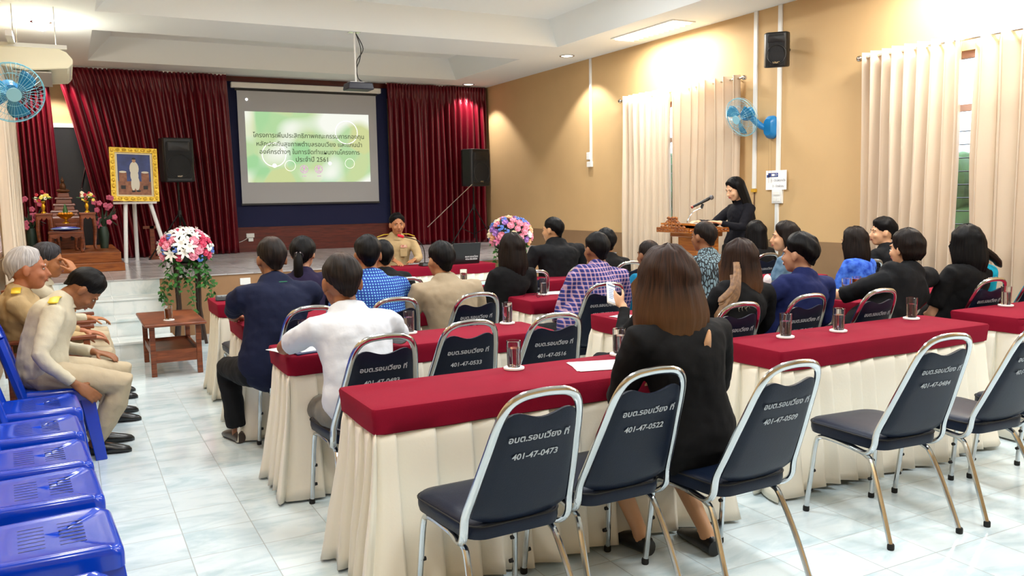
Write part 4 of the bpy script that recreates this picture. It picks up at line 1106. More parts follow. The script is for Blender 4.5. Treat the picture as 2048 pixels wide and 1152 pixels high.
# ---- fans
M_fan = mat('blue_fan_plastic', '#1178b8', .35); M_fanb = mat('clear_blue_blades', '#2f8fbf', .15, trans=.35)
def wall_fan(label, c, direction, mount, R=.205):
    c = Vector(c); d = Vector(direction).normalized(); r = thing('wall_fan', label, 'fan', c)
    q = Vector((0, -1, 0)).rotation_difference(d).to_matrix()       # local -Y is the front
    def T(v): return q @ Vector(v)
    bm = BM()
    for sgn, yy, k in ((-1, -.07, .0), (1, .05, 0)): pass
    for rr, yy in ((R, 0), (R*.99, -.03), (R*.72, -.065), (R*.4, -.08), (R*.99, .03), (R*.6, .055)):
        tube(bm, [T((rr*math.cos(a), yy, rr*math.sin(a))) for a in [2*PI*k/32 for k in range(32)]], .0045 if rr == R else .0016, 5, closed=True, up=d)
    for k in range(40):
        a = 2*PI*k/40; cs, sn = math.cos(a), math.sin(a)
        tube(bm, [T((.05*cs, -.085, .05*sn)), T((R*.72*cs, -.066, R*.72*sn)), T((R*cs, -.01, R*sn)), T((R*.7*cs, .05, R*.7*sn)), T((.06*cs, .06, .06*sn))], .0011, 4)
    obj('cage', bm, mat('fan_cage_wire', '#7fc3d6', .3, .3), r)
    for k in range(3):
        a0 = 2*PI*k/3+.5; bm = BM(); rows = []
        for i in range(7):
            t = i/6; rr = .035+(R*.86-.035)*t; w = .26+.75*math.sin(PI*min(1, t*.62+.2))
            rows.append([T((rr*math.cos(a0+w*(s-.5)+.35*t), -.02+(s-.5)*-.05*(1-.4*t), rr*math.sin(a0+w*(s-.5)+.35*t))) for s in (0, .25, .5, .75, 1)])
        vr = [[bm.verts.new(p) for p in g] for g in rows]
        for a, b in zip(vr, vr[1:]):
            for i in range(4): bm.faces.new((a[i], a[i+1], b[i+1], b[i]))
        o = obj('blade', bm, M_fanb, r, flip=False); md = o.modifiers.new('t', 'SOLIDIFY'); md.thickness = .003
    bm = BM(); tube(bm, [T((0, -.094, 0)), T((0, -.084, 0))], .05, 20, round_ends=False); obj('badge', bm, mat('pale_blue_badge', '#8cc6d8', .4), r)
    bm = BM(); tube(bm, [T((0, .03, 0)), T((0, .07, 0)), T((0, .15, 0)), T((0, .18, 0))], [.05, .07, .065, .03], 14); obj('motor_housing', bm, M_fan, r)
    m = Vector(mount)-c; bm = BM(); a = T((0, .13, -.03)); tube(bm, spline([a, a*.5+m*.5+Vector((0, 0, -.05)), m+Vector((0, 0, -.02))], 4), [.035]*9, 10); obj('arm', bm, M_fan, r)
    sgn = -1 if mount[0] > 0 else 1
    bm = BM(); lathe_pts = rrect(.075, .13, .07, 6)
    loft(bm, [[(m.x+sgn*(off), m.y+u*(1-g), m.z+v*(1-g)) for u, v in lathe_pts] for off, g in ((-.0, 0), (.05, .05), (.085, .3))]); obj('wall_base', bm, M_fan, r)
    for s in (-.02, .02):
        bm = BM(); tube(bm, [(m.x+sgn*.04, m.y+s, m.z-.12), (m.x+sgn*.03, m.y+s, m.z-.62)], .0015, 4); obj('pull_cord', bm, mat('cord_tan', '#9a815c', .8), r)
    return r
wall_fan('blue wall fan with a wire cage on the right wall above the standing woman', (6.78, 7.30, 2.36), (-.95, -.02, -.40), (7.075, 7.12, 2.24), R=.22)
wall_fan('blue wall fan at the upper left edge below the air conditioner', (-.30, 7.25, 2.335), (.18, -.92, -.3), (XL+.005, 7.45, 2.25), R=.215)
# ---- ceiling air conditioner
r = thing('air_conditioner', 'cream ceiling-hung air conditioner at the upper left', 'air conditioner', (-.17, 10.0, 2.88))
M_ac = mat('cream_plastic', '#f4f1d6', .45)
bm = BM(); prof = [(-.34, .04), (-.34, .23), (.20, .23), (.27, .20), (.325, .13), (.325, .09), (.28, .035), (-.1, .0)]
prism(bm, prof, 1.25, Matrix.Translation((0, 1.25, 0)) @ Matrix.Rotation(PI/2, 4, 'X')); obj('casing', bm, M_ac, r, bevel=.012)
bm = BM(); box(bm, (-.05, .62, -.008), (.34, 1.15, .012)); obj('intake_grille', bm, mat('ac_grille_grey', '#b7b3ab', .5), r)
bm = BM()
for k in range(8): box(bm, (.30, .62, .05+k*.01), (.01, 1.1, .002))
obj('outlet_louvre', bm, M_white, r)
for s in (.15, 1.1):
    bm = BM(); b2(bm, -.36, .28, s-.02, s+.02, .25, .29); obj('hanger_rail', bm, M_pipe, r)
    for x in (-.2, .18): bm = BM(); tube(bm, [(x, s, .23), (x, s, ZC-2.88-.002)], .005, 6); obj('hanger_rod', bm, M_chrome, r)
bm = BM(); b2(bm, -.25, -.19, -.3, .15, .28, .34); obj('pipe_cover', bm, M_pipe, r)
# ---- projector on its ceiling pole
r = thing('projector', 'dark projector hanging from a thin white ceiling pole in front of the screen', 'projector', (3.29, 10.27, 2.87))
bm = BM(); box(bm, (0, .0, .035), (.33, .25, .085), taper=(.92, .92)); obj('body', bm, mat('dark_projector', '#1c1d2c', .4), r, bevel=.012)
bm = BM(); tube(bm, [(.08, .12, .03), (.08, .16, .03)], .03, 14); obj('lens', bm, M_black, r)
bm = BM(); tube(bm, [(-.03, 0, .08), (-.03, 0, ZC-2.87-.0)], .012, 8); obj('ceiling_pole', bm, M_pipe, r)
bm = BM(); b2(bm, -.10, .04, -.05, .05, ZC-2.87-.006, ZC-2.87-.0005); obj('ceiling_plate', bm, M_chrome, r)
bm = BM(); b2(bm, -.12, .06, -.06, .06, .078, .09); obj('mount_bracket', bm, M_pipe, r)
for s, q in ((0, .03), (1, .0)):
    bm = BM(); tube(bm, spline([(-.01, 0, ZC-2.87-.01), (.05+q, .01, .5), (.03-q, .01, .36), (-.01, .01, .26), (.0, .0, .14), (.06+q, 0, .085)], 6), .006, 6); obj('cable', bm, M_black, r)
# ---- wall conduits, outlets, sign
def wtag(o, l, c, g=None): return tag(o, l, c, g)
def conduit(y, z0, z1, lab, w=.045, extra=None):
    bm = BM(); b2(bm, XR-.022, XR-.0005, y-w/2, y+w/2, z0, z1); return tag(obj('cable_trunking', bm, M_pipe, bevel=.003), lab, 'cable trunking')
conduit(10.83, 2.03, ZC-.002, 'slim white cable trunking on the right wall near the stage', .05)
conduit(7.39, 1.56, ZC-.002, 'white cable trunking passing behind the wall fan, ending in a yellow cap', .055)
conduit(7.02, 1.56, ZC-.002, 'white cable trunking running behind the wall speaker down to the sign', .055)
conduit(7.03, .45, 1.385, 'white cable trunking below the light switches', .05)
bm = BM(); b2(bm, XR-.03, XR-.0005, 7.355, 7.425, 1.52, 1.558); o = obj('yellow_cable_clip', bm, mat('yellow_cap', '#c99a2a', .5)); tag(o, 'yellow cap at the foot of the trunking beside the sign', 'cap')
bm = BM(); tube(bm, [(XR-.008, 7.39, 1.52), (XR-.008, 7.40, .9)], .006, 6); o = obj('brown_cable', bm, mat('brown_cable', '#5a3a26', .6)); tag(o, 'thin brown cable hanging from the yellow cap', 'cable')
r = thing('wall_outlet', 'white outlet boxes at the foot of the trunking near the stage', 'outlet', (XR-.001, 10.85, 2.0))
bm = BM(); b2(bm, -.04, 0, -.06, .06, -.05, .03); obj('box', bm, M_pipe, r, bevel=.004)
bm = BM(); b2(bm, -.045, 0, -.02, .06, .06, .17); obj('dimmer', bm, M_pipe, r, bevel=.006)
r = thing('wall_sign', 'white laminated notice on the right wall above the light switches', 'sign', (XR-.024, 7.035, 1.65), -PI/2)
bm = BM(); b2(bm, -.155, .155, -.003, 0, -.108, .108); obj('sheet', bm, M_paper, r)
bm = BM(); b2(bm, -.12, .03, -.0045, -.003, .035, .08); b2(bm, -.14, -.10, -.0045, -.003, .03, .06); obj('blue_graphic', bm, mat('sign_blue', '#1d3f8a', .5), r, smooth=False)
bm = BM(); b2(bm, -.065, -.02, -.006, -.0046, .045, .07); tube(bm, [(.005+.012*math.cos(a), -.006, .058+.012*math.sin(a)) for a in [2*PI*k/12 for k in range(12)]], .002, 4, closed=True, up=(0, 1, 0)); obj('white_graphic', bm, M_paper, r)
bm = BM()
for s, z in (('1 - ปิดไฟทุกครั้ง', -.005), ('2 - ปิดพัดลม', -.068)): join_mesh(bm, text_mesh(s, .034), Matrix.Translation((.035, -.005, z)) @ Matrix.Rotation(PI/2, 4, 'X'))
obj('lettering', bm, mat('print_grey', '#70747c', .7), r, smooth=False, flip=False)
r = thing('light_switch', 'white double light switch plate under the notice', 'light switch', (XR-.001, 7.02, 1.47), -PI/2)
bm = BM(); b2(bm, -.075, .075, -.03, 0, -.08, .075); obj('plate', bm, M_pipe, r, bevel=.004)
for i, (x, z) in enumerate(((0, .035), (-.03, -.035), (.03, -.035))):
    bm = BM(); w = .045 if i == 0 else .02; b2(bm, x-w, x+w, -.036, -.029, z-.022, z+.022); obj('rocker', bm, M_white, r, bevel=.002)
r = thing('wall_outlet', 'white double socket on the brown panel left below the screen', 'outlet', (2.68, YB-.062, .96))
bm = BM(); b2(bm, -.065, .065, -.02, 0, -.035, .035); obj('plate', bm, M_pipe, r, bevel=.004)
bm = BM(); b2(bm, -.04, .04, -.05, -.0, -.10, -.04); obj('adaptor', bm, M_pipe, r, bevel=.006)
bm = BM(); tube(bm, spline([(-.03, -.02, -.03), (-.14, -.03, -.09), (-.28, -.03, -.13)], 5), .005, 6); obj('cord', bm, M_pipe, r)
bm = BM(); b2(bm, -.06, .06, -.012, 0, -.04, .04); tag(obj('wall_outlet', bm, M_pipe, loc=(1.8, YS-.013, .585), bevel=.004), 'white socket plate on the stage front left of the navy shirt', 'outlet')
# ---- lectern
r = thing('lectern', 'carved golden-brown wooden lectern the standing woman reads at', 'lectern', (5.99, 7.22, 0), 0)
bm = BM(); b2(bm, -.24, .30, -.27, .27, 1.10, 1.145); obj('desk', bm, M_woodlt, r, bevel=.006)
bm = BM(); b2(bm, -.04, .26, -.16, .16, .12, 1.10); b2(bm, -.12, .28, -.20, .20, 1.05, 1.10); b2(bm, -.07, .28, -.19, .19, .80, .83); obj('column', bm, M_woodlt, r, bevel=.006)
bm = BM(); b2(bm, -.24, .28, -.25, .25, 0, .12); obj('base', bm, M_woodlt, r, bevel=.01)
def carving(L, hmax, crest, seed):
    bm = BM(); n = 9
    for k in range(n):
        x = -L/2+L*(k+.5)/n; hh = .055+(hmax-.055)*(max(0, 1-abs(x)/(L*.42))**.8 if crest else .12*(k % 2))
        rr = L/n*.44
        for lev in range(max(1, int(hh/.035))):
            cz = .018+lev*.032; s = 1 if (k+lev) % 2 else -1
            pts = [(x+s*rr*(1-a*.25)*math.cos(a*2.2), 0, cz+.017*(1-a*.25)*math.sin(a*2.2)+.0) for a in [q*.28 for q in range(12)]]
            tube(bm, pts, [.0095]*12, 6, up=(0, 1, 0))
    if crest:
        for x, z in ((-.09, .10), (0, .14), (.09, .10)): tube(bm, spline([(x-.035, 0, z-.05), (x-.03, 0, z-.01), (x, 0, z+.02), (x+.03, 0, z-.01), (x+.035, 0, z-.05)], 4), .007, 5, up=(0, 1, 0))
    b2(bm, -L/2, L/2, -.004, .006, 0, .05)
    return bm
me_w = M_woodlt
obj('front_crest', carving(.54, .21, True, 1), wood_mat('carved_front', '#6e3511', '#b5691f', .35), r, loc=(-.245, 0, 1.105), rot=(0, 0, PI/2))
obj('side_fretwork', carving(.54, .07, False, 2), MATS['carved_front'], r, loc=(.03, -.275, 1.10))
obj('side_fretwork', carving(.54, .07, False, 2), MATS['carved_front'], r, loc=(.03, .275, 1.10))
bm = BM(); box(bm, (.02, 0, 1.165), (.46, .5, .02), Matrix.Rotation(.12, 3, 'Y')); obj('slope', bm, M_woodlt, r)
sheet(6.18, 7.2, 1.19, .21, .3, 0, 'white script papers on the lectern', n=2)
r = thing('lectern_microphone', 'silver gooseneck with a black handheld microphone on the lectern', 'microphone', (5.92, 7.18, 1.19))
bm = BM(); tube(bm, spline([(0, 0, -.02), (.0, .0, .04), (.06, -.01, .12), (.17, -.02, .17)], 5), .007, 7); obj('gooseneck', bm, M_chrome, r)
bm = BM(); tube(bm, [(.17, -.02, .165), (.19, -.02, .21)], .014, 8); obj('clip', bm, M_black, r)
bm = BM(); tube(bm, [(.06, -.0, .18), (.25, -.04, .265)], [.013, .019], 12, round_ends=True); obj('handle', bm, M_black, r)
bm = BM(); ell(bm, (.285, -.047, .28), (.027, .027, .027)); obj('grille_ball', bm, mat('mic_grille', '#6b6b70', .35, .8, bump=.5, bscale=500), r)
bm = BM(); tube(bm, [(.05, .0, .176), (.065, -.003, .182)], .015, 10); obj('red_band', bm, mat('red_band', '#a33a2a', .5), r)
# ================================================================ PEOPLE
SK = {}
def skin(hexc): return mat('skin_'+hexc.strip('#'), hexc, .5, spec=.35, bump=.05, bscale=150)
def hair_mat(name, a, b, tip=None, crown=None, rough=.48):
    if name in MATS: return MATS[name]
    m, N, L, bs = new_mat(name)
    uv = N.new('ShaderNodeUVMap'); mp = N.new('ShaderNodeMapping'); mp.inputs['Scale'].default_value = (70, 1.4, 1); L.new(uv.outputs[0], mp.inputs[0])
    n = N.new('ShaderNodeTexNoise'); n.inputs['Scale'].default_value = 2; n.inputs['Detail'].default_value = 3; L.new(mp.outputs[0], n.inputs['Vector'])
    r = N.new('ShaderNodeValToRGB'); L.new(n.outputs['Fac'], r.inputs[0]); r.color_ramp.elements[0].position = .35; r.color_ramp.elements[1].position = .7
    r.color_ramp.elements[0].color = srgb(a); r.color_ramp.elements[1].color = srgb(b)
    col = r.outputs[0]; sp = N.new('ShaderNodeSeparateXYZ'); L.new(uv.outputs[0], sp.inputs[0])
    def blend(col, lo, hi, c, inv=False):
        q = N.new('ShaderNodeValToRGB'); L.new(sp.outputs[1], q.inputs[0]); q.color_ramp.elements[0].position = lo; q.color_ramp.elements[1].position = hi
        if inv: q.color_ramp.elements[0].color = (1, 1, 1, 1); q.color_ramp.elements[1].color = (0, 0, 0, 1)
        mu = N.new('ShaderNodeMath'); mu.operation = 'MULTIPLY'; L.new(q.outputs[0], mu.inputs[0]); mu.inputs[1].default_value = .85
        if inv: L.new(n.outputs['Fac'], mu.inputs[1])
        x = N.new('ShaderNodeMixRGB'); L.new(mu.outputs[0], x.inputs[0]); L.new(col, x.inputs[1]); x.inputs[2].default_value = srgb(c); return x.outputs[0]
    if tip: col = blend(col, .5, 1.15 if False else 1.0, tip)
    if crown: col = blend(col, .03, .30, crown, True)
    L.new(col, bs.inputs['Base Color']); bs.inputs['Roughness'].default_value = rough; bs.inputs['Specular IOR Level'].default_value = .12
    bp = N.new('ShaderNodeBump'); bp.inputs['Strength'].default_value = .6; bp.inputs['Distance'].default_value = .004; L.new(n.outputs['Fac'], bp.inputs['Height']); L.new(bp.outputs[0], bs.inputs['Normal'])
    MATS[name] = m; return m
H_BLACK = hair_mat('black_hair', '#040405', '#121011')
H_DARK = hair_mat('dark_brown_hair', '#0b0706', '#211713')
H_BROWN = hair_mat('brown_ombre_hair', '#190f0a', '#3d2519', tip='#64462c')
H_OMBRE = hair_mat('tan_tipped_hair', '#150d0a', '#35221a', tip='#6a4930')
H_GREY = hair_mat('silver_hair', '#8d8b8c', '#c9c7c8', rough=.5)
H_THIN = hair_mat('thinning_hair', '#0c0909', '#2a221e', crown='#6e5546')
H_SALT = hair_mat('greying_hair', '#1c1b1e', '#4a4a50', crown='#54545c')
def remesh(o, vox, it=4, fac=.5, disp=0, dscale=.08):
    md = o.modifiers.new('skin', 'REMESH'); md.mode = 'VOXEL'; md.voxel_size = vox; md.use_smooth_shade = True
    md = o.modifiers.new('soften', 'SMOOTH'); md.iterations = it; md.factor = fac
    if disp:
        key = 'cloth_wrinkles_%g' % dscale; t = bpy.data.textures.get(key) or bpy.data.textures.new(key, 'CLOUDS'); t.noise_scale = dscale; t.noise_depth = 1
        md = o.modifiers.new('wrinkles', 'DISPLACE'); md.texture = t; md.texture_coords = 'LOCAL'; md.strength = disp*1.15; md.mid_level = .5
        t2 = bpy.data.textures.get('fine_creases') or bpy.data.textures.new('fine_creases', 'CLOUDS'); t2.noise_scale = .035; t2.noise_depth = 0
        md = o.modifiers.new('creases', 'DISPLACE'); md.texture = t2; md.texture_coords = 'LOCAL'; md.strength = disp*.3; md.mid_level = .5
def body_obj(name, bm, m, parent, vox, **k):
    me = bpy.data.meshes.new(name); bmesh.ops.recalc_face_normals(bm, faces=bm.faces); bm.to_mesh(me); bm.free(); me.materials.append(m)
    o = bpy.data.objects.new(name, me); COL.objects.link(o); o.parent = parent; remesh(o, vox, **k); return o
def two_bone(a, b, l1, l2, pole):
    a, b, pole = Vector(a), Vector(b), Vector(pole); d = b-a; D = min(d.length, (l1+l2)*.995); dn = d.normalized()
    x = (l1*l1-l2*l2+D*D)/(2*D); h = math.sqrt(max(0, l1*l1-x*x)); pp = (pole-dn*pole.dot(dn)).normalized()
    return a+dn*x+pp*h, a+dn*D
def hand_into(bm, w, d, n, side, curl=.5, spread=.1, sc=1.0):
    """w wrist, d direction to the fingers, n back-of-hand normal, side +1 thumb along +s"""
    d = Vector(d).normalized(); n = Vector(n); n = (n-d*n.dot(d)).normalized(); s = d.cross(n)*side; w = Vector(w)
    P = lambda a, b, c: w+d*(a*sc)+s*(b*sc)+n*(c*sc)
    tube(bm, [P(-.02, 0, 0), P(.015, 0, 0), P(.05, 0, .002), P(.085, 0, 0)], [(.019*sc, .026*sc), (.016*sc, .031*sc), (.014*sc, .040*sc), (.011*sc, .038*sc)], 10, up=n, round_ends=True)
    for k, (off, L) in enumerate(((.029, .072), (.0095, .08), (-.0105, .074), (-.029, .058))):
        p = P(.083, off, 0); dd = (d+s*(off*spread*12)).normalized(); pts = [p-dd*.012]; c = 0; q = Vector(p); pts.append(q.copy())
        for j, f in enumerate((.42, .32, .26)):
            c += curl*(.55+.12*k)*(1 if j else .7)
            q = q+(dd*math.cos(c)-n*math.sin(c))*(L*f*sc); pts.append(q.copy())
        tube(bm, pts, [.0090*sc, .0090*sc, .0084*sc, .0078*sc, .0066*sc], 8, round_ends=True)
    p = P(.022, .024, -.004); t1 = (d*.62+s*.75-n*.25).normalized(); t2 = (d*.85+s*.35-n*(.3+curl*.3)).normalized()
    tube(bm, [P(.012, .014, -.003), p, p+t1*.034*sc, p+t1*.034*sc+t2*.028*sc, p+t1*.034*sc+t2*.05*sc], [.014*sc, .0125*sc, .0105*sc, .0095*sc, .007*sc], 8, round_ends=True)
def sleeve_pts(pts, t0, t1):
    L = [0]
    for a, b in zip(pts, pts[1:]): L.append(L[-1]+(b-a).length)
    out = []
    for k in range(7):
        s = L[-1]*(t0+(t1-t0)*k/6)
        i = max(j for j in range(len(pts)-1) if L[j] <= s+1e-9); out.append(pts[i].lerp(pts[i+1], (s-L[i])/max(1e-9, L[i+1]-L[i])))
    return out
def person(label, seat, face, head, yaw=0, pitch=0, tilt=0, skc='#a8744f', hair=('short', None), shirt=None, sleeve='short', pants=None, bulk=1.0, w=1.0,
           lhand=None, rhand=None, curl=.5, lfoot=None, rfoot=None, shoes='#141414', vox=.009, female=False, stand=False, hs=1.05, group=None, pole=(0, 0), extras=None, lnorm=(0, 0, 1), rnorm=(0, 0, 1), ldir=None, rdir=None, seat_z=.45, collar=None, skirt=False, sh_w=1.0):
    """seat (x,y) hips in world; face: heading in radians (0 = +Y, positive turns left); head: world point of the crown"""
    root = thing('person', label, 'person', (seat[0], seat[1], 0), face, group)
    inv = Matrix.Rotation(-face, 4, 'Z') @ Matrix.Translation((-seat[0], -seat[1], 0))
    Lp = lambda p: inv @ Vector(p)
    hd = Lp(head); sz = seat_z; skm = skin(skc)
    pel = Vector((0, 0, (.92 if stand else sz+.085)))
    Rh = Matrix.Rotation(yaw, 3, 'Z') @ Matrix.Rotation(-pitch, 3, 'X') @ Matrix.Rotation(tilt, 3, 'Y')
    hc = hd - Rh @ Vector((0, 0, .118*hs)); H = lambda *p: hc+Rh @ (Vector(p)*hs)
    neck = H(0, -.03, -.10)+Vector((0, -.02, -.030)) if not stand else H(0, -.03, -.10)+Vector((0, -.015, -.06))
    # spine with a slouch
    mid = (pel+neck)/2+Vector((0, -.05 if not stand else -.015, .02)); N_ = 12
    sp = []
    for k in range(N_+1):
        t = k/N_; sp.append(pel*(1-t)**2+mid*2*t*(1-t)+neck*t*t)
    TL = sum((b-a).length for a, b in zip(sp, sp[1:]))
    prof = [(0, .165, .12), (.12, .17, .125), (.3, .15, .115), (.5, .155, .115), (.68, .172, .118), (.80, .178*sh_w, .112), (.88, .165*sh_w, .095), (.94, .115, .075), (.98, .07, .062), (1, .058, .058)]
    if female: prof = [(0, .17, .12), (.12, .168, .12), (.3, .135, .10), (.45, .13, .10), (.65, .15, .112), (.80, .158*sh_w, .10), (.88, .145*sh_w, .085), (.94, .10, .068), (.98, .055, .052), (1, .048, .048)]
    def pr_(t):
        for a, b in zip(prof, prof[1:]):
            if t <= b[0]+1e-9: f = (t-a[0])/(b[0]-a[0]); return (a[1]+(b[1]-a[1])*f)*w, (a[2]+(b[2]-a[2])*f)*bulk
        return prof[-1][1], prof[-1][2]
    def torso(bm, g, t0=0, t1=1, seg=20):
        pts, rs = [], []
        for k in range(15):
            t = t0+(t1-t0)*k/14; i = min(N_-1, int(t*N_)); pts.append(sp[i].lerp(sp[i+1], t*N_-i)); a, b = pr_(t); rs.append((b+g, a+g))
        tube(bm, pts, rs, seg, up=(0, 1, 0), round_ends=True)
    def at(t): i = min(N_-1, int(t*N_)); return sp[i].lerp(sp[i+1], t*N_-i)
    sw = (.178 if not female else .155)*w*sh_w
    SH = {s: at(.845)+Vector((s*sw, .0, .0)) for s in (-1, 1)}
    hands = {}
    for s, hp, nr, dr in ((-1, lhand, lnorm, ldir), (1, rhand, rnorm, rdir)):
        if hp is None: tgt = SH[s]+Vector((s*-.03, .30, -.33)) if not stand else SH[s]+Vector((-s*.10, .22, -.30))
        else: tgt = Lp(hp)
        el, wr = two_bone(SH[s], tgt, .285, .255, Vector((s*(.6+pole[0]), -.45, -.75+pole[1])))
        dd = (inv.to_3x3() @ Vector(dr)) if dr else ((wr-el).normalized()+Vector((-s*.25, .35, -.1))).normalized()
        hands[s] = (el, wr, dd, inv.to_3x3() @ Vector(nr))
    # legs
    LG = {}
    for s, ft in ((-1, lfoot), (1, rfoot)):
        hip = pel+Vector((s*.09*w, .03, -.02))
        if stand: an = Vector((s*.085, .0, .085)); kn = (hip+an)/2+Vector((0, .02, 0))
        else:
            an = Lp((*ft, .085)) if ft else Vector((s*.11, .40, .085))
            kn, an2 = two_bone(hip, an, .42, .40, Vector((s*.15, 1, .6))); an = an2 if (an-an2).length < .02 else an
        LG[s] = (hip, kn, an)
    # ---- the body itself, one continuous surface
    bm = BM(); torso(bm, -.014)
    tube(bm, [sp[-2], neck, H(0, -.022, -.075), H(0, -.015, -.02)], [.064*hs, .056 if not female else .047, .054 if not female else .046, .05], 14)
    ell(bm, H(0, -.012, .022), (.074*hs, .094*hs, .092*hs), Rh, 18, 12)
    ell(bm, H(0, .028, -.025), (.063*hs, .063*hs, .085*hs), Rh, 16, 12)
    ell(bm, H(0, .042, -.078), (.042*hs, .042*hs, .034*hs), Rh, 12, 8)
    tube(bm, [H(0, .084, .012), H(0, .096, -.010), H(0, .106, -.030), H(0, .088, -.040)], [.007*hs, .009*hs, .0145*hs, .011*hs], 8, round_ends=True)
    ell(bm, H(0, .087, -.058), (.022*hs, .010*hs, .012*hs), Rh, 10, 7)
    for s in (-1, 1):
        ell(bm, H(s*.035, .066, -.028), (.026*hs, .022*hs, .024*hs), Rh, 10, 7)
        ell(bm, H(s*.03, .079, .022), (.026*hs, .012*hs, .008*hs), Rh, 10, 7)
        ell(bm, H(s*.078, -.004, -.008), (.010*hs, .020*hs, .032*hs), Rh @ Matrix.Rotation(s*.35, 3, 'Z'), 10, 8)
        el, wr, dd, nn = hands[s]
        c_ = .72 if sleeve == 'long' else 1; s_0 = .75 if sleeve != 'none' else 1
        tube(bm, [sp[10], SH[s], SH[s].lerp(el, .5), el, el.lerp(wr, .3), el.lerp(wr, .75), wr], [.05, .05*s_0, .043*s_0*(1 if sleeve != 'long' else .9), .037*c_, .038*c_, .028*(c_+.1), .024], 12, round_ends=True)
        hand_into(bm, wr+dd*.012, dd, nn, -s, curl, sc=.93 if female else 1.0)
        hip, kn, an = LG[s]
        tube(bm, [pel, hip, hip.lerp(kn, .5), kn, kn.lerp(an, .35), kn.lerp(an, .8), an, an+Vector((0, -.01, -.04))], [.08, .060, .052, .044, .046, .036, .032, .034], 12, round_ends=True)
        fd = Vector((s*.12, 1, 0)).normalized()
        tube(bm, [an+Vector((0, 0, -.03))-fd*.03, an+Vector((0, 0, -.04))+fd*.06, an+Vector((0, 0, -.056))+fd*.14], [.03, .028, .02], 10, round_ends=True)
    body_obj('body', bm, skm, root, vox)
    # ---- face details
    for s in (-1, 1):
        bm = BM(); ell(bm, H(s*.031, .0775, .004), (.012*hs, .006*hs, .0042*hs), Rh, 10, 7); e = obj('eye', bm, mat('eye_white', '#b5ada4', .3), root)
        bm = BM(); ell(bm, H(s*.031, .0822, .0038), (.0052*hs, .003*hs, .0042*hs), Rh, 8, 6); obj('iris', bm, mat('iris_dark', '#120b08', .2), e)
        bm = BM(); tube(bm, [H(s*.014, .0875, .021), H(s*.032, .086, .026), H(s*.050, .074, .021)], [.003, .0038, .002], 6, round_ends=True); obj('eyebrow', bm, H_BLACK if hair[1] is not H_GREY else H_GREY, root)
    bm = BM(); tube(bm, [H(-.022, .0895, -.058), H(-.006, .0975, -.054), H(.006, .0975, -.054), H(.022, .0895, -.058)], [.002, .004, .004, .002], 6, round_ends=True); tube(bm, [H(-.020, .0895, -.060), H(0, .0965, -.065), H(.020, .0895, -.060)], [.002, .0052, .002], 6, round_ends=True)
    obj('lips', bm, mat('lips_rose' if female else 'lips_brown', '#a84a45' if female else '#8a4a3c', .4), root)
    # ---- hair
    style, hm = hair[0], hair[1] or H_BLACK; opt = hair[2] if len(hair) > 2 else {}
    if style:
        th = opt.get('th', .014 if style == 'short' else .022)*hs; L = {'short': 0, 'bob': .20, 'long': .36, 'pony': 0, 'bun': 0}[style] if 'L' not in opt else opt['L']
        fr, sd, bk = opt.get('front', 60), opt.get('side', 98 if style == 'short' else 112), opt.get('back', 158 if L == 0 else 112)
        bm = BM(); uvl = bm.loops.layers.uv.new('UVMap'); NU, NV = 72, 26; g = []
        rnd = random.Random(hash(label) % 9999 if 0 else len(label)*7+int(seat[0]*31))
        so = rnd.uniform(0, 9)
        c0 = Vector((0, -.012, .022)); rx, ry, rz = .074+th/hs, .094+th/hs, .092+th/hs*1.1
        for j in range(NV+1):
            row = []; v = j/NV
            for i in range(NU):
                ph = 2*PI*i/NU; a = abs(ph if ph <= PI else 2*PI-ph)          # 0 front .. PI back
                if a < PI/2: lim = fr+(sd-fr)*(1-math.cos(a*2))/2 if a < PI/2 else sd
                else: lim = sd+(bk-sd)*(1-math.cos((a-PI/2)*2))/2
                f0 = opt.get('open', 1.0); lim += 5*noise.noise((ph*7, so, 4))*(1 if L == 0 else .3)
                dn = 0 if L == 0 else L*max(0, min(1, (a-f0)/.35))*(1+.06*noise.noise((ph*3, so, 1)))
                arc = .12; tot = math.radians(lim)*.1+dn; s_ = v*tot
                if L and dn > 0: capA = math.radians(min(lim, 95)); capL = capA*.1
                else: capA = math.radians(lim); capL = tot
                ridge = 1+.012*math.sin(ph*23+so)+.016*noise.noise((ph*5, v*2, so))
                rag = .0
                if s_ <= capL or dn <= 0:
                    th_ = capA*min(1, s_/capL) if capL > 0 else 0
                    k = ridge if th_ > .25 else 1
                    e0 = max(0, (th_/max(.01, capA)-.62)/.38); e0 = e0*e0*(3-2*e0); tk = (th/hs)*(1-(.93 if dn <= 0 else 0)*e0)*(1+.35*noise.noise((ph*2.2, th_*2.5, so)))
                    X_, Y_, Z_ = .074+tk, .094+tk, .092+tk*1.1; sn = math.sin(th_) if th_ < PI/2 else max(math.sin(th_), .84)
                    p = c0+Vector((math.sin(ph)*sn*X_*k, math.cos(ph)*sn*Y_*k, math.cos(th_)*Z_))
                else:
                    q = (s_-capL); f = q/max(dn, .01); fl = opt.get('flare', .10)
                    tk = (th/hs)*(1+.35*noise.noise((ph*2.2, capA*2.5, so))); sc_ = math.sin(capA) if capA < PI/2 else max(math.sin(capA), .84); base = c0+Vector((math.sin(ph)*(.074+tk)*sc_, math.cos(ph)*(.094+tk)*sc_, math.cos(capA)*(.092+tk*1.1)))
                    r_ = 1+fl*math.sin(min(1, f)*PI*.55)-opt.get('tuck', .15)*max(0, f-.75)/.25*.5
                    k = ridge+.02*f*math.sin(ph*17+so)+.03*f*noise.noise((ph*6, v*3, so))
                    p = Vector((base.x*r_*k, base.y*r_*k-opt.get('back_shift', .0)*f, base.z-q*(1+.05*noise.noise((ph*9, 4, so))*f)))
                row.append(bm.verts.new(H(*p)))
            g.append(row)
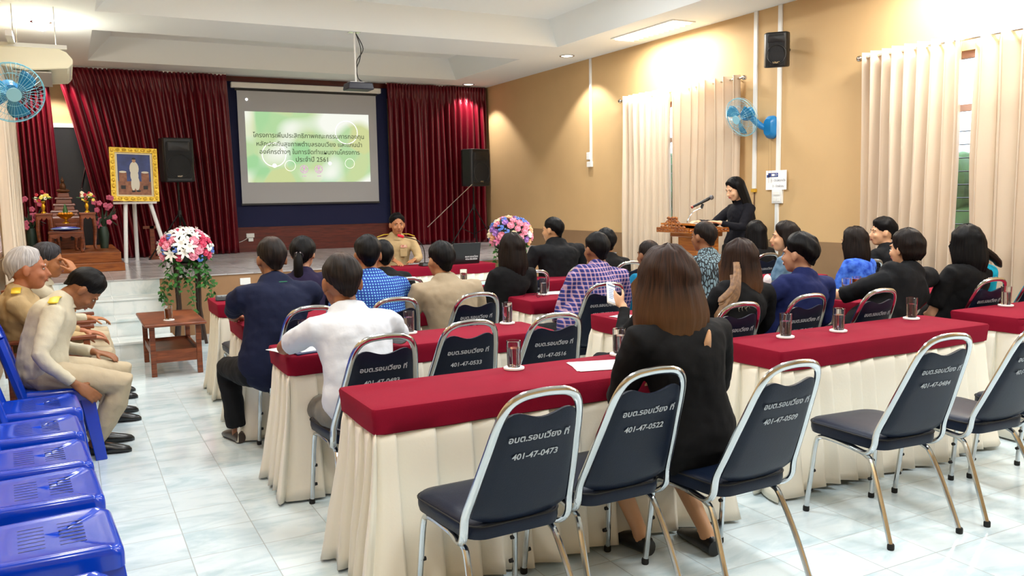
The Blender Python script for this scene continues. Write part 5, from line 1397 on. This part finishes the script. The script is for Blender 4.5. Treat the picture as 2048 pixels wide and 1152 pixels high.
        for j in range(NV):
            for i in range(NU):
                k = (i+1) % NU; f = bm.faces.new((g[j][i], g[j+1][i], g[j+1][k], g[j][k])) if j else None
                if f is None:
                    try: f = bm.faces.new((g[0][i], g[1][i], g[1][k], g[0][k]))
                    except ValueError: continue
                for lp, (uu, vv) in zip(f.loops, ((i/NU, j/NV), (i/NU, (j+1)/NV), ((i+1)/NU, (j+1)/NV), ((i+1)/NU, j/NV))): lp[uvl].uv = (uu, vv)
        bmesh.ops.remove_doubles(bm, verts=g[0], dist=.002)
        o = obj('hair', bm, hm, root, ang=80); md = o.modifiers.new('t', 'SOLIDIFY'); md.thickness = .006 if not L else .008; md.offset = -1
        if style == 'pony':
            bm = BM(); PL = opt.get('PL', .26); tube(bm, [H(0, -.10, .02), H(.0, -.145, -.02), H(0, -.15, -.10), H(opt.get('px', 0), -.13, -.10-PL*.5), H(opt.get('px', 0), -.12, -.10-PL)], [.022, .034, .036, .030, .008], 10, round_ends=True)
            obj('ponytail', bm, hm, root, ang=80)
            bm = BM(); tube(bm, [H(.03*math.cos(a), -.122, .0+.03*math.sin(a)) for a in [2*PI*k/12 for k in range(12)]], .006, 6, closed=True); obj('hair_tie', bm, mat('dark_tie', '#1a1420', .5), root)
        if style == 'bun':
            bm = BM(); ell(bm, H(0, -.115, .03), (.045, .04, .045), Rh); obj('hair_bun', bm, hm, root)
    # ---- clothes
    if shirt:
        bm = BM(); torso(bm, .010, .0, .955)
        for s in (-1, 1):
            el, wr, dd, nn = hands[s]; arm = [SH[s], el, wr]
            t1 = {'short': .42, 'long': .96, 'elbow': .55, 'none': 0}[sleeve]
            if t1:
                pts = [sp[10].lerp(SH[s], .5)]+sleeve_pts(arm, 0, t1); n = len(pts); r0, r1 = .062*bulk, ({'short': .056, 'long': .036, 'elbow': .056}[sleeve])
                tube(bm, pts, [.07*bulk]+[r0+(r1-r0)*k/(n-2) for k in range(n-1)], 14, round_ends=False)
            else: ell(bm, SH[s]+Vector((-s*.03, 0, -.01)), (.06, .06, .05))
        if not stand or not skirt: ell(bm, pel+Vector((0, .0, .0)), (.175*w, .135*bulk, .085))
        o = body_obj('shirt', bm, shirt, root, .011, it=5, disp=.016, dscale=.11)
        if collar:
            bm = BM(); a = sp[-1]; tdir = (neck-sp[-3]).normalized(); n0 = 20
            c1 = at(.975); rr = .070 if not female else .06
            loft(bm, [[c1+Vector((rr*q*math.cos(2*PI*k/n0), rr*q*1.05*math.sin(2*PI*k/n0)+.004, zz+.012*math.sin(2*PI*k/n0)*-1)) for k in range(n0)] for q, zz in ((1.22, -.022), (1.18, -.004), (.98, .028), (.93, .026), (.95, -.005))], cap=False)
            obj('collar', bm, collar, root, ang=70)
    if pants:
        bm = BM()
        ell(bm, pel+Vector((0, .02, -.01)), (.172*w, .145, .098))
        for s in (-1, 1):
            hip, kn, an = LG[s]
            if skirt: tube(bm, [pel, hip, hip.lerp(kn, .5), kn, kn+Vector((0, .01, -.10)) if not stand else kn+Vector((0, 0, .02))], [.12, .105, .10, .085, .085], 14, round_ends=True)
            else: tube(bm, [pel, hip, hip.lerp(kn, .5), kn, kn.lerp(an, .3), kn.lerp(an, .7), an+Vector((0, 0, .015))], [.11, .098, .086, .070, .072, .064, .062], 14)
        if skirt and stand: tube(bm, [pel+Vector((0, 0, .05)), pel+Vector((0, 0, -.25)), Vector((0, 0, .45))], [(.12, .16), (.14, .18), (.11, .155)], 16, up=(0, 1, 0))
        body_obj('skirt' if skirt else 'trousers', bm, pants, root, .012, it=5, disp=.014, dscale=.12)
    if shoes:
        for s in (-1, 1):
            an = LG[s][2]; fd = Vector((s*.12, 1, 0)).normalized(); sd_ = Vector((fd.y, -fd.x, 0)); base = Vector((an.x, an.y, 0)); bm = BM()
            pts = [(-.062, .030, .034, .0), (-.045, .033, .040, .0), (.02, .036, .042, 0), (.09, .041, .032, 0), (.15, .040, .024, 0), (.185, .030, .018, 0), (.20, .012, .010, 0)]
            rings = []
            for a, hw, hh, _ in pts: rings.append([base+fd*a+sd_*(hw*math.cos(q))+Vector((0, 0, max(.002, hh+hh*math.sin(q)))) for q in [2*PI*k/14 for k in range(14)]])
            loft(bm, rings); obj('shoe', bm, mat('shoe_'+shoes.strip('#'), shoes, .3), root, ang=50)
    if extras: extras(root, H, at, SH, hands, LG, Lp)
    return root
# ---- cloth materials for the people
def cloth(name, c, **k): return mat(name, c, .85, spec=.2, bump=.55, bscale=13, **k)
def check_mat(name, base, c1, c2, sc=40):
    m, N, L, b = new_mat(name); tc = N.new('ShaderNodeTexCoord'); sp = N.new('ShaderNodeSeparateXYZ'); L.new(tc.outputs['Object'], sp.inputs[0])
    def band(ax, f, w, off=0):
        a = N.new('ShaderNodeMath'); a.operation = 'MULTIPLY_ADD'; L.new(sp.outputs[ax], a.inputs[0]); a.inputs[1].default_value = f; a.inputs[2].default_value = off
        q = N.new('ShaderNodeMath'); q.operation = 'FRACT'; L.new(a.outputs[0], q.inputs[0]); r = N.new('ShaderNodeMath'); r.operation = 'LESS_THAN'; L.new(q.outputs[0], r.inputs[0]); r.inputs[1].default_value = w
        return r.outputs[0]
    def mixc(fac, a, bb, k=1):
        x = N.new('ShaderNodeMixRGB'); mm = N.new('ShaderNodeMath'); mm.operation = 'MULTIPLY'; L.new(fac, mm.inputs[0]); mm.inputs[1].default_value = k; L.new(mm.outputs[0], x.inputs[0])
        if isinstance(a, str): x.inputs[1].default_value = srgb(a)
        else: L.new(a, x.inputs[1])
        x.inputs[2].default_value = srgb(bb); return x.outputs[0]
    c = mixc(band(0, sc, .5), base, c1, .6); c = mixc(band(2, sc, .5), c, c1, .6); c = mixc(band(0, sc, .28, .35), c, c2, .55); c = mixc(band(2, sc, .28, .35), c, c2, .55)
    L.new(c, b.inputs['Base Color']); b.inputs['Roughness'].default_value = .85; return m
def dots_mat(name, base, dot, sc=70):
    m, N, L, b = new_mat(name); tc = N.new('ShaderNodeTexCoord'); mp = N.new('ShaderNodeMapping'); L.new(tc.outputs['Object'], mp.inputs[0]); mp.inputs['Scale'].default_value = (sc, 0, sc)
    sp = N.new('ShaderNodeVectorMath'); sp.operation = 'FRACTION'; L.new(mp.outputs[0], sp.inputs[0]); sb = N.new('ShaderNodeVectorMath'); sb.operation = 'DISTANCE'; L.new(sp.outputs[0], sb.inputs[0]); sb.inputs[1].default_value = (.5, 0, .5)
    r = N.new('ShaderNodeMath'); r.operation = 'LESS_THAN'; L.new(sb.outputs['Value'], r.inputs[0]); r.inputs[1].default_value = .27
    x = N.new('ShaderNodeMixRGB'); L.new(r.outputs[0], x.inputs[0]); x.inputs[1].default_value = srgb(base); x.inputs[2].default_value = srgb(dot); L.new(x.outputs[0], b.inputs['Base Color']); b.inputs['Roughness'].default_value = .85; return m
def wave_mat(name, a, c, sc=9):
    m, N, L, b = new_mat(name); tc = N.new('ShaderNodeTexCoord'); mp = N.new('ShaderNodeMapping'); L.new(tc.outputs['Object'], mp.inputs[0]); mp.inputs['Scale'].default_value = (sc*3, sc*3, sc)
    v = N.new('ShaderNodeTexVoronoi'); v.feature = 'DISTANCE_TO_EDGE'; v.inputs['Scale'].default_value = 1.6; L.new(mp.outputs[0], v.inputs['Vector'])
    r = N.new('ShaderNodeValToRGB'); L.new(v.outputs[0], r.inputs[0]); r.color_ramp.elements[0].position = .10; r.color_ramp.elements[1].position = .16; r.color_ramp.elements[0].color = srgb(a); r.color_ramp.elements[1].color = srgb(c)
    L.new(r.outputs[0], b.inputs['Base Color']); b.inputs['Roughness'].default_value = .85; return m
C_BLACK = cloth('black_knit', '#0d0d0f'); C_BLACK2 = cloth('black_cotton', '#131417'); C_NAVY = cloth('navy_polo', '#141a33'); C_BLUE = cloth('dark_blue_jersey', '#17204f')
C_WHITE = cloth('white_polo', '#cdd2da'); C_KHAKI = cloth('khaki_cotton', '#9a8b74'); C_UNI = cloth('khaki_uniform', '#b5a888'); C_UNI2 = cloth('pale_khaki_uniform', '#c2bba6'); C_UNI3 = cloth('tan_uniform', '#b29a72')
C_DARKP = cloth('dark_trousers', '#16171a'); C_BEIGEP = cloth('beige_trousers', '#b3a58c'); C_TEAL = cloth('teal_cotton', '#0e6f93'); C_DENIM = cloth('denim', '#3f5a74', c2='#6f8aa0', vscale=16)
C_TURQ = cloth('turquoise_cotton', '#11a3c4'); C_GREYP = cloth('grey_trousers', '#75736b')
C_CHECK = check_mat('blue_plaid', '#2a3aa0', '#10164f', '#c9a09c', 34); C_DOT = dots_mat('blue_dotted_print', '#123a94', '#6fb0dc', 58); C_BATIK = wave_mat('grey_blue_batik', '#15181c', '#6f8791', 11)
C_FLORAL = cloth('blue_floral', '#14369a', c2='#4a78d8', vscale=22)
def patch(name, m, parent, pts, th=.004, label=None):
    bm = BM(); 
    a = [bm.verts.new(p) for p in pts]; bm.faces.new(a); o = obj(name, bm, m, parent, label=label, smooth=False); md = o.modifiers.new('t', 'SOLIDIFY'); md.thickness = th; md.offset = 0; return o
M_gb = mat('gold_insignia', '#d8b62c', .45, .2)
def epaulettes(root, H, at, SH, hands, LG, Lp):
    for s in (-1, 1):
        a = at(.93)+Vector((s*.075, .0, .058)); b = SH[s]+Vector((s*.015, 0, .070)); bm = BM()
        tube(bm, [a, (a+b)/2+Vector((0, 0, .012)), b], [(.006, .028)]*3, 10, up=(0, 0, 1), round_ends=True); obj('epaulette', bm, M_gb, root)
def off_epaulettes(k):
    return epaulettes
# P1 the brown-haired woman nearest the camera
def p1x(root, H, at, SH, hands, LG, Lp):
    c = at(.84)+Vector((.028, -.126, 0)); bm = BM()
    pts = []
    for k in range(14):
        a = 2*PI*k/14; pts.append((c.x+.016*math.sin(a)*(1-.35*math.cos(a)), c.z+.052*math.cos(a)))
    lo = [bm.verts.new((x, c.y-.004+ (z-c.z)*-.18, z)) for x, z in pts]; bm.faces.new(lo)
    o = obj('keyhole_opening', bm, skin('#c89a74'), root, label='teardrop opening showing skin at the back of the neck'); md = o.modifiers.new('t', 'SOLIDIFY'); md.thickness = .006
person('person seen from behind, shoulder-length brown hair, black long-sleeved dress with a keyhole back', (2.13, 2.56), .0, (2.07, 2.64, 1.275), skc='#c89a74',
    hair=('bob', H_BROWN, {'L': .16, 'th': .028, 'flare': .26, 'open': .8, 'tuck': .1}), shirt=C_BLACK, sleeve='long', pants=C_BLACK2, skirt=True, female=True, w=1.12, bulk=1.15, sh_w=1.12,
    lhand=(2.02, 2.90, .70), rhand=(2.26, 2.90, .70), pole=(.15, -.4), lfoot=(2.06, 2.80), rfoot=(2.30, 2.66), shoes='#141416', vox=.009, extras=p1x)
# P2 white polo
person('person in a white polo shirt leaning both arms on the table, seen from behind', (1.17, 3.78), .10, (1.16, 4.02, 1.24), hs=1.16, skc='#8a5a3c', pitch=.15, yaw=-.05,
    hair=('short', H_THIN, {'th': .012}), shirt=C_WHITE, sleeve='short', pants=C_GREYP, w=1.05, bulk=1.1, sh_w=1.05, lhand=(.99, 4.36, .79), rhand=(1.40, 4.36, .79), lfoot=(1.20, 4.32), shoes='#2a211c', collar=C_WHITE, vox=.007, pole=(.75, .1))
# P3 navy polo with thinning crown
def p3x(root, H, at, SH, hands, LG, Lp):
    bm = BM(); c = at(.965); tube(bm, [c+Vector((.078*math.cos(a), .08*math.sin(a), .012-.012*math.sin(a))) for a in [2*PI*k/20 for k in range(20)]], .003, 5, closed=True, up=(0, 0, 1)); obj('collar_stripe', bm, mat('green_stripe', '#2c7a55', .7), root)
    bm = BM(); s = SH[1].lerp(hands[1][0], .35); tube(bm, [s+Vector((-.01, -.05, .02)), s+Vector((.035, -.035, .02))], [(.004, .010)]*2, 8); obj('sleeve_emblem', bm, mat('pink_white_emblem', '#d9b3bb', .6), root)
person('person in a navy polo shirt and black trousers with one knee in the aisle', (1.0, 4.98), .10, (1.06, 5.12, 1.285), skc='#8f6244', pitch=.10,
    hair=('short', H_THIN, {'th': .014}), shirt=C_NAVY, sleeve='short', pants=C_DARKP, w=1.08, bulk=1.12, sh_w=1.15, lhand=(.90, 5.50, .79), rhand=(1.35, 5.55, .79), lfoot=(.86, 5.42), rfoot=(1.2, 5.4), shoes='#3a302b', collar=C_NAVY, vox=.008, extras=p3x)
# P4 ponytail
def p4x(root, H, at, SH, hands, LG, Lp):
    for s in (-1, 1):
        bm = BM(); ell(bm, H(.012*s, -.125, .012), (.008, .006, .014)); obj('hair_clip', bm, mat('pale_clip', '#c9bcc4', .3), root)
person('person with a long dark ponytail and two hair clips, face turned right, dark purple top', (1.55, 6.30), -.2, (1.58, 6.45, 1.225), yaw=-.3, skc='#b5876a', hair=('pony', H_BLACK, {'PL': .26, 'th': .016}), shirt=cloth('dark_purple', '#231c38'), sleeve='short', pants=C_DARKP, female=True, vox=.010, extras=p4x)
# P5 dots
person('person in a blue dotted shirt with short black hair, seen from behind', (1.76, 5.12), .0, (1.72, 5.30, 1.27), skc='#a06e4c', yaw=-.2, hair=('short', H_BLACK, {'th': .016}), shirt=C_DOT, sleeve='short', pants=C_DARKP, w=1.05, sh_w=1.08, collar=C_DOT, vox=.010)
# P6
person('person in plain black between the dotted shirt and the officer with the microphone', (2.26, 6.48), -.1, (2.27, 6.6, 1.17), skc='#a06e4c', hair=('short', H_BLACK), shirt=C_BLACK2, sleeve='short', pants=C_DARKP, vox=.011)
# P7 khaki shirt
def p7x(root, H, at, SH, hands, LG, Lp):
    bm = BM(); rnd = random.Random(2); c = at(.82)+Vector((0, -.128, 0))
    for k in range(7):
        a = rnd.uniform(-1.1, 1.1); tube(bm, [c, c+Vector((.09*math.sin(a), .012, -.10*math.cos(a)))], [.006, .002], 5)
    obj('gathered_creases', bm, C_KHAKI, root)
person('person in a creased khaki shirt with short black hair, seen from behind', (2.24, 5.10), .0, (2.20, 5.22, 1.215), skc='#b07e58', hair=('short', H_BLACK, {'th': .015}), yaw=.1, shirt=C_KHAKI, sleeve='long', pants=C_DARKP, w=1.08, bulk=1.1, sh_w=1.08, collar=C_KHAKI, vox=.010, extras=p7x)
# P8 dark bob
person('person in black with a straight dark bob, before the right flower dome', (2.98, 6.0), .05, (3.12, 5.95, 1.21), skc='#b5876a', hair=('bob', H_DARK, {'L': .17, 'th': .022, 'flare': .15}), shirt=C_BLACK, sleeve='long', pants=C_DARKP, female=True, w=1.05, vox=.011)
# P9 big man
person('big person in a black jacket with short receding hair, looking toward the stage', (4.24, 7.15), .05, (4.25, 7.22, 1.30), yaw=.5, skc='#c09068', hair=('short', H_BLACK, {'th': .012}), shirt=C_BLACK2, sleeve='long', pants=C_DARKP, w=1.25, bulk=1.25, sh_w=1.2, collar=C_BLACK2, vox=.011)
# P10 plaid
person('person in a blue and pink plaid shirt with short black hair, seen from behind', (3.20, 5.08), .0, (3.42, 5.18, 1.235), skc='#8a5e42', hair=('short', H_BLACK, {'th': .014}), shirt=C_CHECK, sleeve='long', pants=C_DARKP, w=1.08, bulk=1.1, sh_w=1.1, collar=C_CHECK, vox=.010)
person('person in black mostly hidden behind the plaid-shirted one', (4.46, 6.55), .0, (4.47, 6.62, 1.19), skc='#a97a58', hair=('short', H_BLACK, {'th': .02}), shirt=C_BLACK, sleeve='long', pants=C_DARKP, vox=.012)
# P12 teal and orange
def p12x(root, H, at, SH, hands, LG, Lp):
    bm = BM(); c = at(.95); tube(bm, [c+Vector((.078*math.cos(a), .075*math.sin(a), .012)) for a in [2*PI*k/18 for k in range(18)]], .012, 7, closed=True, up=(0, 0, 1)); obj('collar', bm, mat('orange_cloth', '#d8582a', .8), root)
person('small person in a teal shirt with an orange collar and cropped hair', (3.86, 5.12), .0, (3.92, 5.22, 1.158), skc='#8f6244', hair=('short', H_THIN, {'th': .010}), shirt=C_TEAL, sleeve='short', pants=C_DARKP, w=.92, vox=.011, hs=.96, extras=p12x)
# P13 phone
def p13x(root, H, at, SH, hands, LG, Lp):
    pass
person('person in black holding up a phone, hidden behind the brown-haired one', (3.06, 3.86), .15, (3.06, 3.98, 1.165), skc='#d2a27e', pitch=.25, hair=('long', H_DARK, {'L': .30, 'th': .026, 'flare': .35, 'open': .9}), shirt=C_BLACK, sleeve='long', pants=C_DARKP, female=True, w=1.12, lhand=(2.97, 4.20, .83), ldir=(-.3, .75, .6), lnorm=(-.8, -.1, .3), curl=.9, vox=.007)
r = thing('mobile_phone', 'white phone with a lit screen held in front of the hidden person in black', 'phone', (2.925, 4.27, .905), 0)
r.rotation_euler = (-.45, .35, .1)
bm = BM(); box(bm, (0, 0, 0), (.07, .008, .142)); obj('case', bm, M_white, r, bevel=.003)
bm = BM(); b2(bm, -.031, .031, -.0052, -.0042, -.056, .058); obj('screen', bm, mat('lit_phone_screen', '#cfdcf0', .3, emit='#c9d9f2', estr=.55), r)
bm = BM(); b2(bm, -.031, .031, -.006, -.0053, .048, .058)
for k in range(6): b2(bm, -.022, .02-.006*(k % 3), -.006, -.0053, .026-k*.012, .030-k*.012)
obj('screen_text', bm, mat('phone_text_grey', '#6f7c94', .5), r, smooth=False)
# P14 batik
person('person in a grey and black patterned shirt with cropped hair, before the lectern', (4.50, 5.22), .0, (4.55, 5.32, 1.283), skc='#8f6244', yaw=.15, hair=('short', H_THIN, {'th': .010}), shirt=C_BATIK, sleeve='short', pants=C_DARKP, collar=C_BATIK, vox=.010)
# P15 tan-tipped hair
def p15x(root, H, at, SH, hands, LG, Lp):
    rnd = random.Random(5)
    for k in range(7):
        bm = BM(); o0 = rnd.uniform(-.02, .02); a = H(-.115+o0, -.10, .01-k*.012); b = H(-.155+o0, -.145, -.06-k*.01); c = H(-.21+o0*2, -.165, -.13-k*.012); d = H(-.29+o0, -.15, -.20-k*.016)
        tube(bm, spline([a, b, c, d], 4), [(.004, .019)]*12+[(.002, .003)], 7); obj('light_lock', bm, mat('tan_hair_lock', '#8e6840', .5, c2='#5f4028', vscale=40), root, label='swinging tan-coloured lock of hair')
    bm = BM(); rr = random.Random(7); c = at(.70)+Vector((-.07, -.125, 0))
    for k in range(6): a0 = Vector((rr.uniform(-.05, .05), 0, rr.uniform(-.02, .02))); tube(bm, [c+a0+Vector((.014*math.cos(q), -.004, .014*math.sin(q)+.01)) for q in [PI*j/6 for j in range(9)]], .0018, 4)
    obj('glitter_print', bm, mat('silver_print', '#8f8a7a', .4, .4), root)
person('person in black with long dark hair whose ends are tan, seen from behind', (3.42, 3.84), .0, (3.63, 3.92, 1.21), skc='#c89a74', hair=('long', H_OMBRE, {'L': .20, 'th': .024, 'flare': .22, 'open': .9}), shirt=C_BLACK, sleeve='elbow', pants=C_DARKP, female=True, w=1.12, bulk=1.1, sh_w=1.1, vox=.010, extras=p15x)
# P16
person('person in black with straight black hair to the shoulders, near the lectern', (6.18, 6.42), .0, (6.22, 6.48, 1.215), skc='#b5876a', hair=('bob', H_BLACK, {'L': .20, 'th': .020, 'flare': .12}), shirt=C_BLACK, sleeve='short', pants=C_DARKP, female=True, vox=.012)
# P17 denim
person('person in a faded denim jacket with a black bob, face turned left', (5.28, 5.12), .35, (5.32, 5.20, 1.255), yaw=.55, skc='#d2a27e', hair=('bob', H_DARK, {'L': .10, 'th': .020, 'flare': .1, 'open': 1.2}), shirt=C_DENIM, sleeve='long', pants=C_DARKP, female=True, w=1.08, vox=.009)
# P18
person('person with very short black hair in a plain dark blue shirt, seen from behind', (3.98, 3.90), .0, (4.14, 3.92, 1.232), yaw=.35, skc='#b5876a', hair=('short', H_BLACK, {'th': .024}), shirt=C_BLUE, sleeve='long', pants=C_DARKP, w=1.05, bulk=1.05, sh_w=1.08, lhand=(3.70, 4.2, .80), vox=.009)
# P19 floral
person('person in a blue floral blouse with a dark bob cut', (5.88, 4.98), .1, (5.98, 5.05, 1.19), skc='#b5876a', hair=('bob', H_DARK, {'L': .16, 'th': .022, 'flare': .15}), shirt=C_FLORAL, sleeve='short', pants=C_DARKP, female=True, vox=.011)
# P20
def p20x(root, H, at, SH, hands, LG, Lp):
    bm = BM(); c = at(.955); tube(bm, [c+Vector((.095*math.cos(a), .092*math.sin(a)+.005, -.012-.014*math.sin(a))) for a in [2*PI*k/20 for k in range(20)]], .0035, 5, closed=True, up=(0, 0, 1)); obj('collar_piping', bm, M_white, root)
person('person in a black polo shirt with white collar piping, face turned left at the curtain', (6.58, 5.30), .1, (6.55, 5.22, 1.255), yaw=.9, skc='#d2a27e', hair=('short', H_BLACK, {'th': .022, 'front': 66}), shirt=C_BLACK2, sleeve='short', pants=C_DARKP, collar=C_BLACK2, vox=.009, extras=p20x)
# P21 watch
def p21x(root, H, at, SH, hands, LG, Lp):
    el, wr, dd, nn = hands[-1]; ax = (wr-el).normalized(); u = ax.orthogonal().normalized(); v = ax.cross(u); c = wr-ax*.03
    bm = BM(); tube(bm, [c+u*.030*math.cos(a)+v*.030*math.sin(a) for a in [2*PI*k/16 for k in range(16)]], .005, 6, closed=True, up=ax); obj('wristwatch', bm, mat('pale_watch_strap', '#d6c8b4', .35), root)
    for k in (0, 1):
        bm = BM(); ell(bm, H(-.03, -.108, .045-k*.025), (.012, .006, .006)); obj('hair_clip', bm, mat('pale_clip', '#c9bcc4', .3), root)
person('person in loose black with dark pinned-up hair and a pale wristwatch, arm on the table', (4.72, 3.86), .05, (4.98, 3.78, 1.235), skc='#d2a27e', hair=('bob', H_DARK, {'L': .05, 'th': .022, 'flare': .02, 'open': 1.5}), shirt=C_BLACK2, sleeve='elbow', pants=C_DARKP, female=True, w=1.28, bulk=1.2, sh_w=1.2, lhand=(4.68, 4.22, .80), ldir=(-.9, .35, -.1), rhand=(5.15, 4.3, .80), vox=.008, pole=(.8, 0), extras=p21x)
# P22 turquoise
def p22x(root, H, at, SH, hands, LG, Lp):
    el = hands[1][0]; s = SH[1]; bm = BM(); tube(bm, [at(.90)+Vector((.11, 0, .0)), s+Vector((.0, 0, .005)), s.lerp(el, .5), s.lerp(el, .9)], [.068, .080, .078, .072], 14, round_ends=True)
    o = body_obj('coloured_sleeve', bm, C_TURQ, root, .011, it=4); o['label'] = 'turquoise right sleeve'
    bm = BM(); join_mesh(bm, text_mesh('REFUND', .026, bold=.001), Matrix.Translation(at(.80)+Vector((.05, -.152, 0))) @ Matrix.Rotation(PI/2+.2, 4, 'X')); obj('back_print', bm, M_paper, root, smooth=False, flip=False)
    bm = BM(); tube(bm, spline([H(.05, -.10, -.03), H(.14, -.12, -.09), H(.24, -.10, -.15)], 5), [.03]*5+[.026]*3+[.018, .012, .005], 9); obj('swept_hair', bm, H_DARK, root)
person('person in black with one turquoise sleeve and long black hair swept right', (5.38, 3.80), .0, (5.52, 3.72, 1.24), skc='#b5876a', hair=('bob', H_BLACK, {'L': .15, 'th': .026, 'flare': .1}), shirt=C_BLACK, sleeve='short', pants=C_GREYP, female=True, w=1.15, bulk=1.1, sh_w=1.12, vox=.010, extras=p22x)
# P23 standing reader
person('standing person in black with very long black hair reading at the lectern', (6.58, 7.12), 1.45, (6.50, 7.14, 1.672), pitch=.35, yaw=0, skc='#d8ab88', hair=('long', H_BLACK, {'L': .36, 'th': .016, 'flare': .12, 'open': 1.15, 'front': 58}), shirt=cloth('black_satin', '#0e0e16'), sleeve='long', pants=C_BLACK2, skirt=True, female=True, stand=True, w=1.05, bulk=1.05,
    lhand=(6.22, 7.02, 1.20), rhand=(6.20, 7.34, 1.20), vox=.007, curl=.4)
# MC
def mcx(root, H, at, SH, hands, LG, Lp):
    epaulettes(root, H, at, SH, hands, LG, Lp)
    c = at(.70)
    for s in (-1, 1):
        bm = BM(); box(bm, (c.x+s*.085, c.y+.138, c.z-.05), (.085, .012, .10)); o = obj('chest_pocket', bm, C_UNI3, root, bevel=.005)
    bm = BM(); b2(bm, c.x+.05, c.x+.12, c.y+.142, c.y+.148, c.z+.02, c.z+.032); obj('name_plate', bm, M_black, root)
    bm = BM()
    for k in range(3): b2(bm, c.x-.125+k*.026, c.x-.102+k*.026, c.y+.142, c.y+.148, c.z+.01, c.z+.045)
    obj('medal_ribbons', bm, mat('ribbon_bar', '#e8c8b0', .5, c2='#b04040', vscale=60), root)
person('officer in a khaki uniform with gold shoulder boards speaking into the red-tipped microphone', (3.52, 9.88), PI-.25, (3.56, 9.78, 1.335), skc='#a9714c', pitch=.05, yaw=.1, hair=('short', H_BLACK, {'th': .018, 'front': 56}), shirt=C_UNI3, sleeve='long', pants=C_UNI3, w=1.08, bulk=1.05, sh_w=1.1, hs=1.12, lhand=(3.62, 9.40, .79), rhand=(3.38, 9.40, .79), collar=C_UNI3, vox=.006, curl=.25, extras=mcx)
r = thing('office_chair', 'plain navy chair under the officer with the microphone', 'chair', (3.52, 9.95, 0), PI)
bm = BM(); b2(bm, -.21, .21, -.2, .2, .40, .45); obj('seat', bm, M_vinyl, r, bevel=.015)
for sx in (-1, 1):
    for sy in (-1, 1): bm = BM(); tube(bm, [(sx*.18, sy*.18, .40), (sx*.2, sy*.22, 0)], .011, 8); obj('leg', bm, M_chrome, r)
# left officers
def benx(root, H, at, SH, hands, LG, Lp):
    epaulettes(root, H, at, SH, hands, LG, Lp)
person('officer in pale khaki bending forward with head down, gripping the blue chair edge', (-.19, 5.66), -PI/2-.05, (.165, 5.72, 1.06), pitch=1.0, skc='#8a5a3c', hair=('short', H_BLACK, {'th': .016}), shirt=C_UNI2, sleeve='long', pants=C_BEIGEP, w=1.1, bulk=1.05, rhand=(-.02, 5.43, .47), rdir=(.75, .0, -.65), rnorm=(.3, -.9, .3), lhand=(.10, 5.88, .58), lfoot=(.09, 5.80), rfoot=(.06, 5.58), shoes='#0e0e10', collar=C_UNI2, vox=.006, curl=.45, extras=benx)
person('silver-haired officer in khaki with gold shoulder boards, sitting in profile at the left', (-.27, 6.42), -PI/2, (-.245, 6.32, 1.235), pitch=.05, yaw=.0, skc='#a5694c', hair=('short', H_GREY, {'th': .013, 'front': 50}), shirt=C_UNI3, sleeve='long', pants=C_BEIGEP, w=1.1, bulk=1.1, lhand=(.05, 6.62, .62), rhand=(.07, 6.28, .62), lfoot=(.17, 6.6), rfoot=(.17, 6.36), shoes='#0e0e10', collar=C_UNI3, vox=.007, extras=epaulettes, hs=1.18)
person('officer in khaki with black hair resting fingers against the cheek, at the left', (-.26, 7.22), -PI/2, (-.13, 7.05, 1.222), pitch=.12, yaw=-.15, skc='#a9714c', hair=('short', H_SALT, {'th': .015}), shirt=C_UNI2, sleeve='long', pants=C_BEIGEP, w=1.05, lhand=(.10, 7.4, .62), rhand=(.03, 6.93, 1.0), rdir=(-.35, .3, .85), rnorm=(.8, -.5, .3), lfoot=(.20, 7.35), rfoot=(.20, 7.12), shoes='#0e0e10', collar=C_UNI2, vox=.006, curl=.6, extras=epaulettes, pole=(-.3, -.6))
# small bag on a chair back between two people
r = thing('handbag', 'small black and white bag just right of the plain dark blue shirt', 'bag', (4.62, 4.62, TT+.002))
bm = BM(); ell(bm, (0, 0, .06), (.09, .05, .06)); obj('pouch', bm, mat('black_bag_cloth', '#16171c', .6), r)
bm = BM(); ell(bm, (-.06, 0, .12), (.035, .025, .05)); ell(bm, (.10, 0, .06), (.05, .03, .03)); obj('white_charm', bm, mat('white_fluff', '#d4d6d8', .9, bump=.5), r)
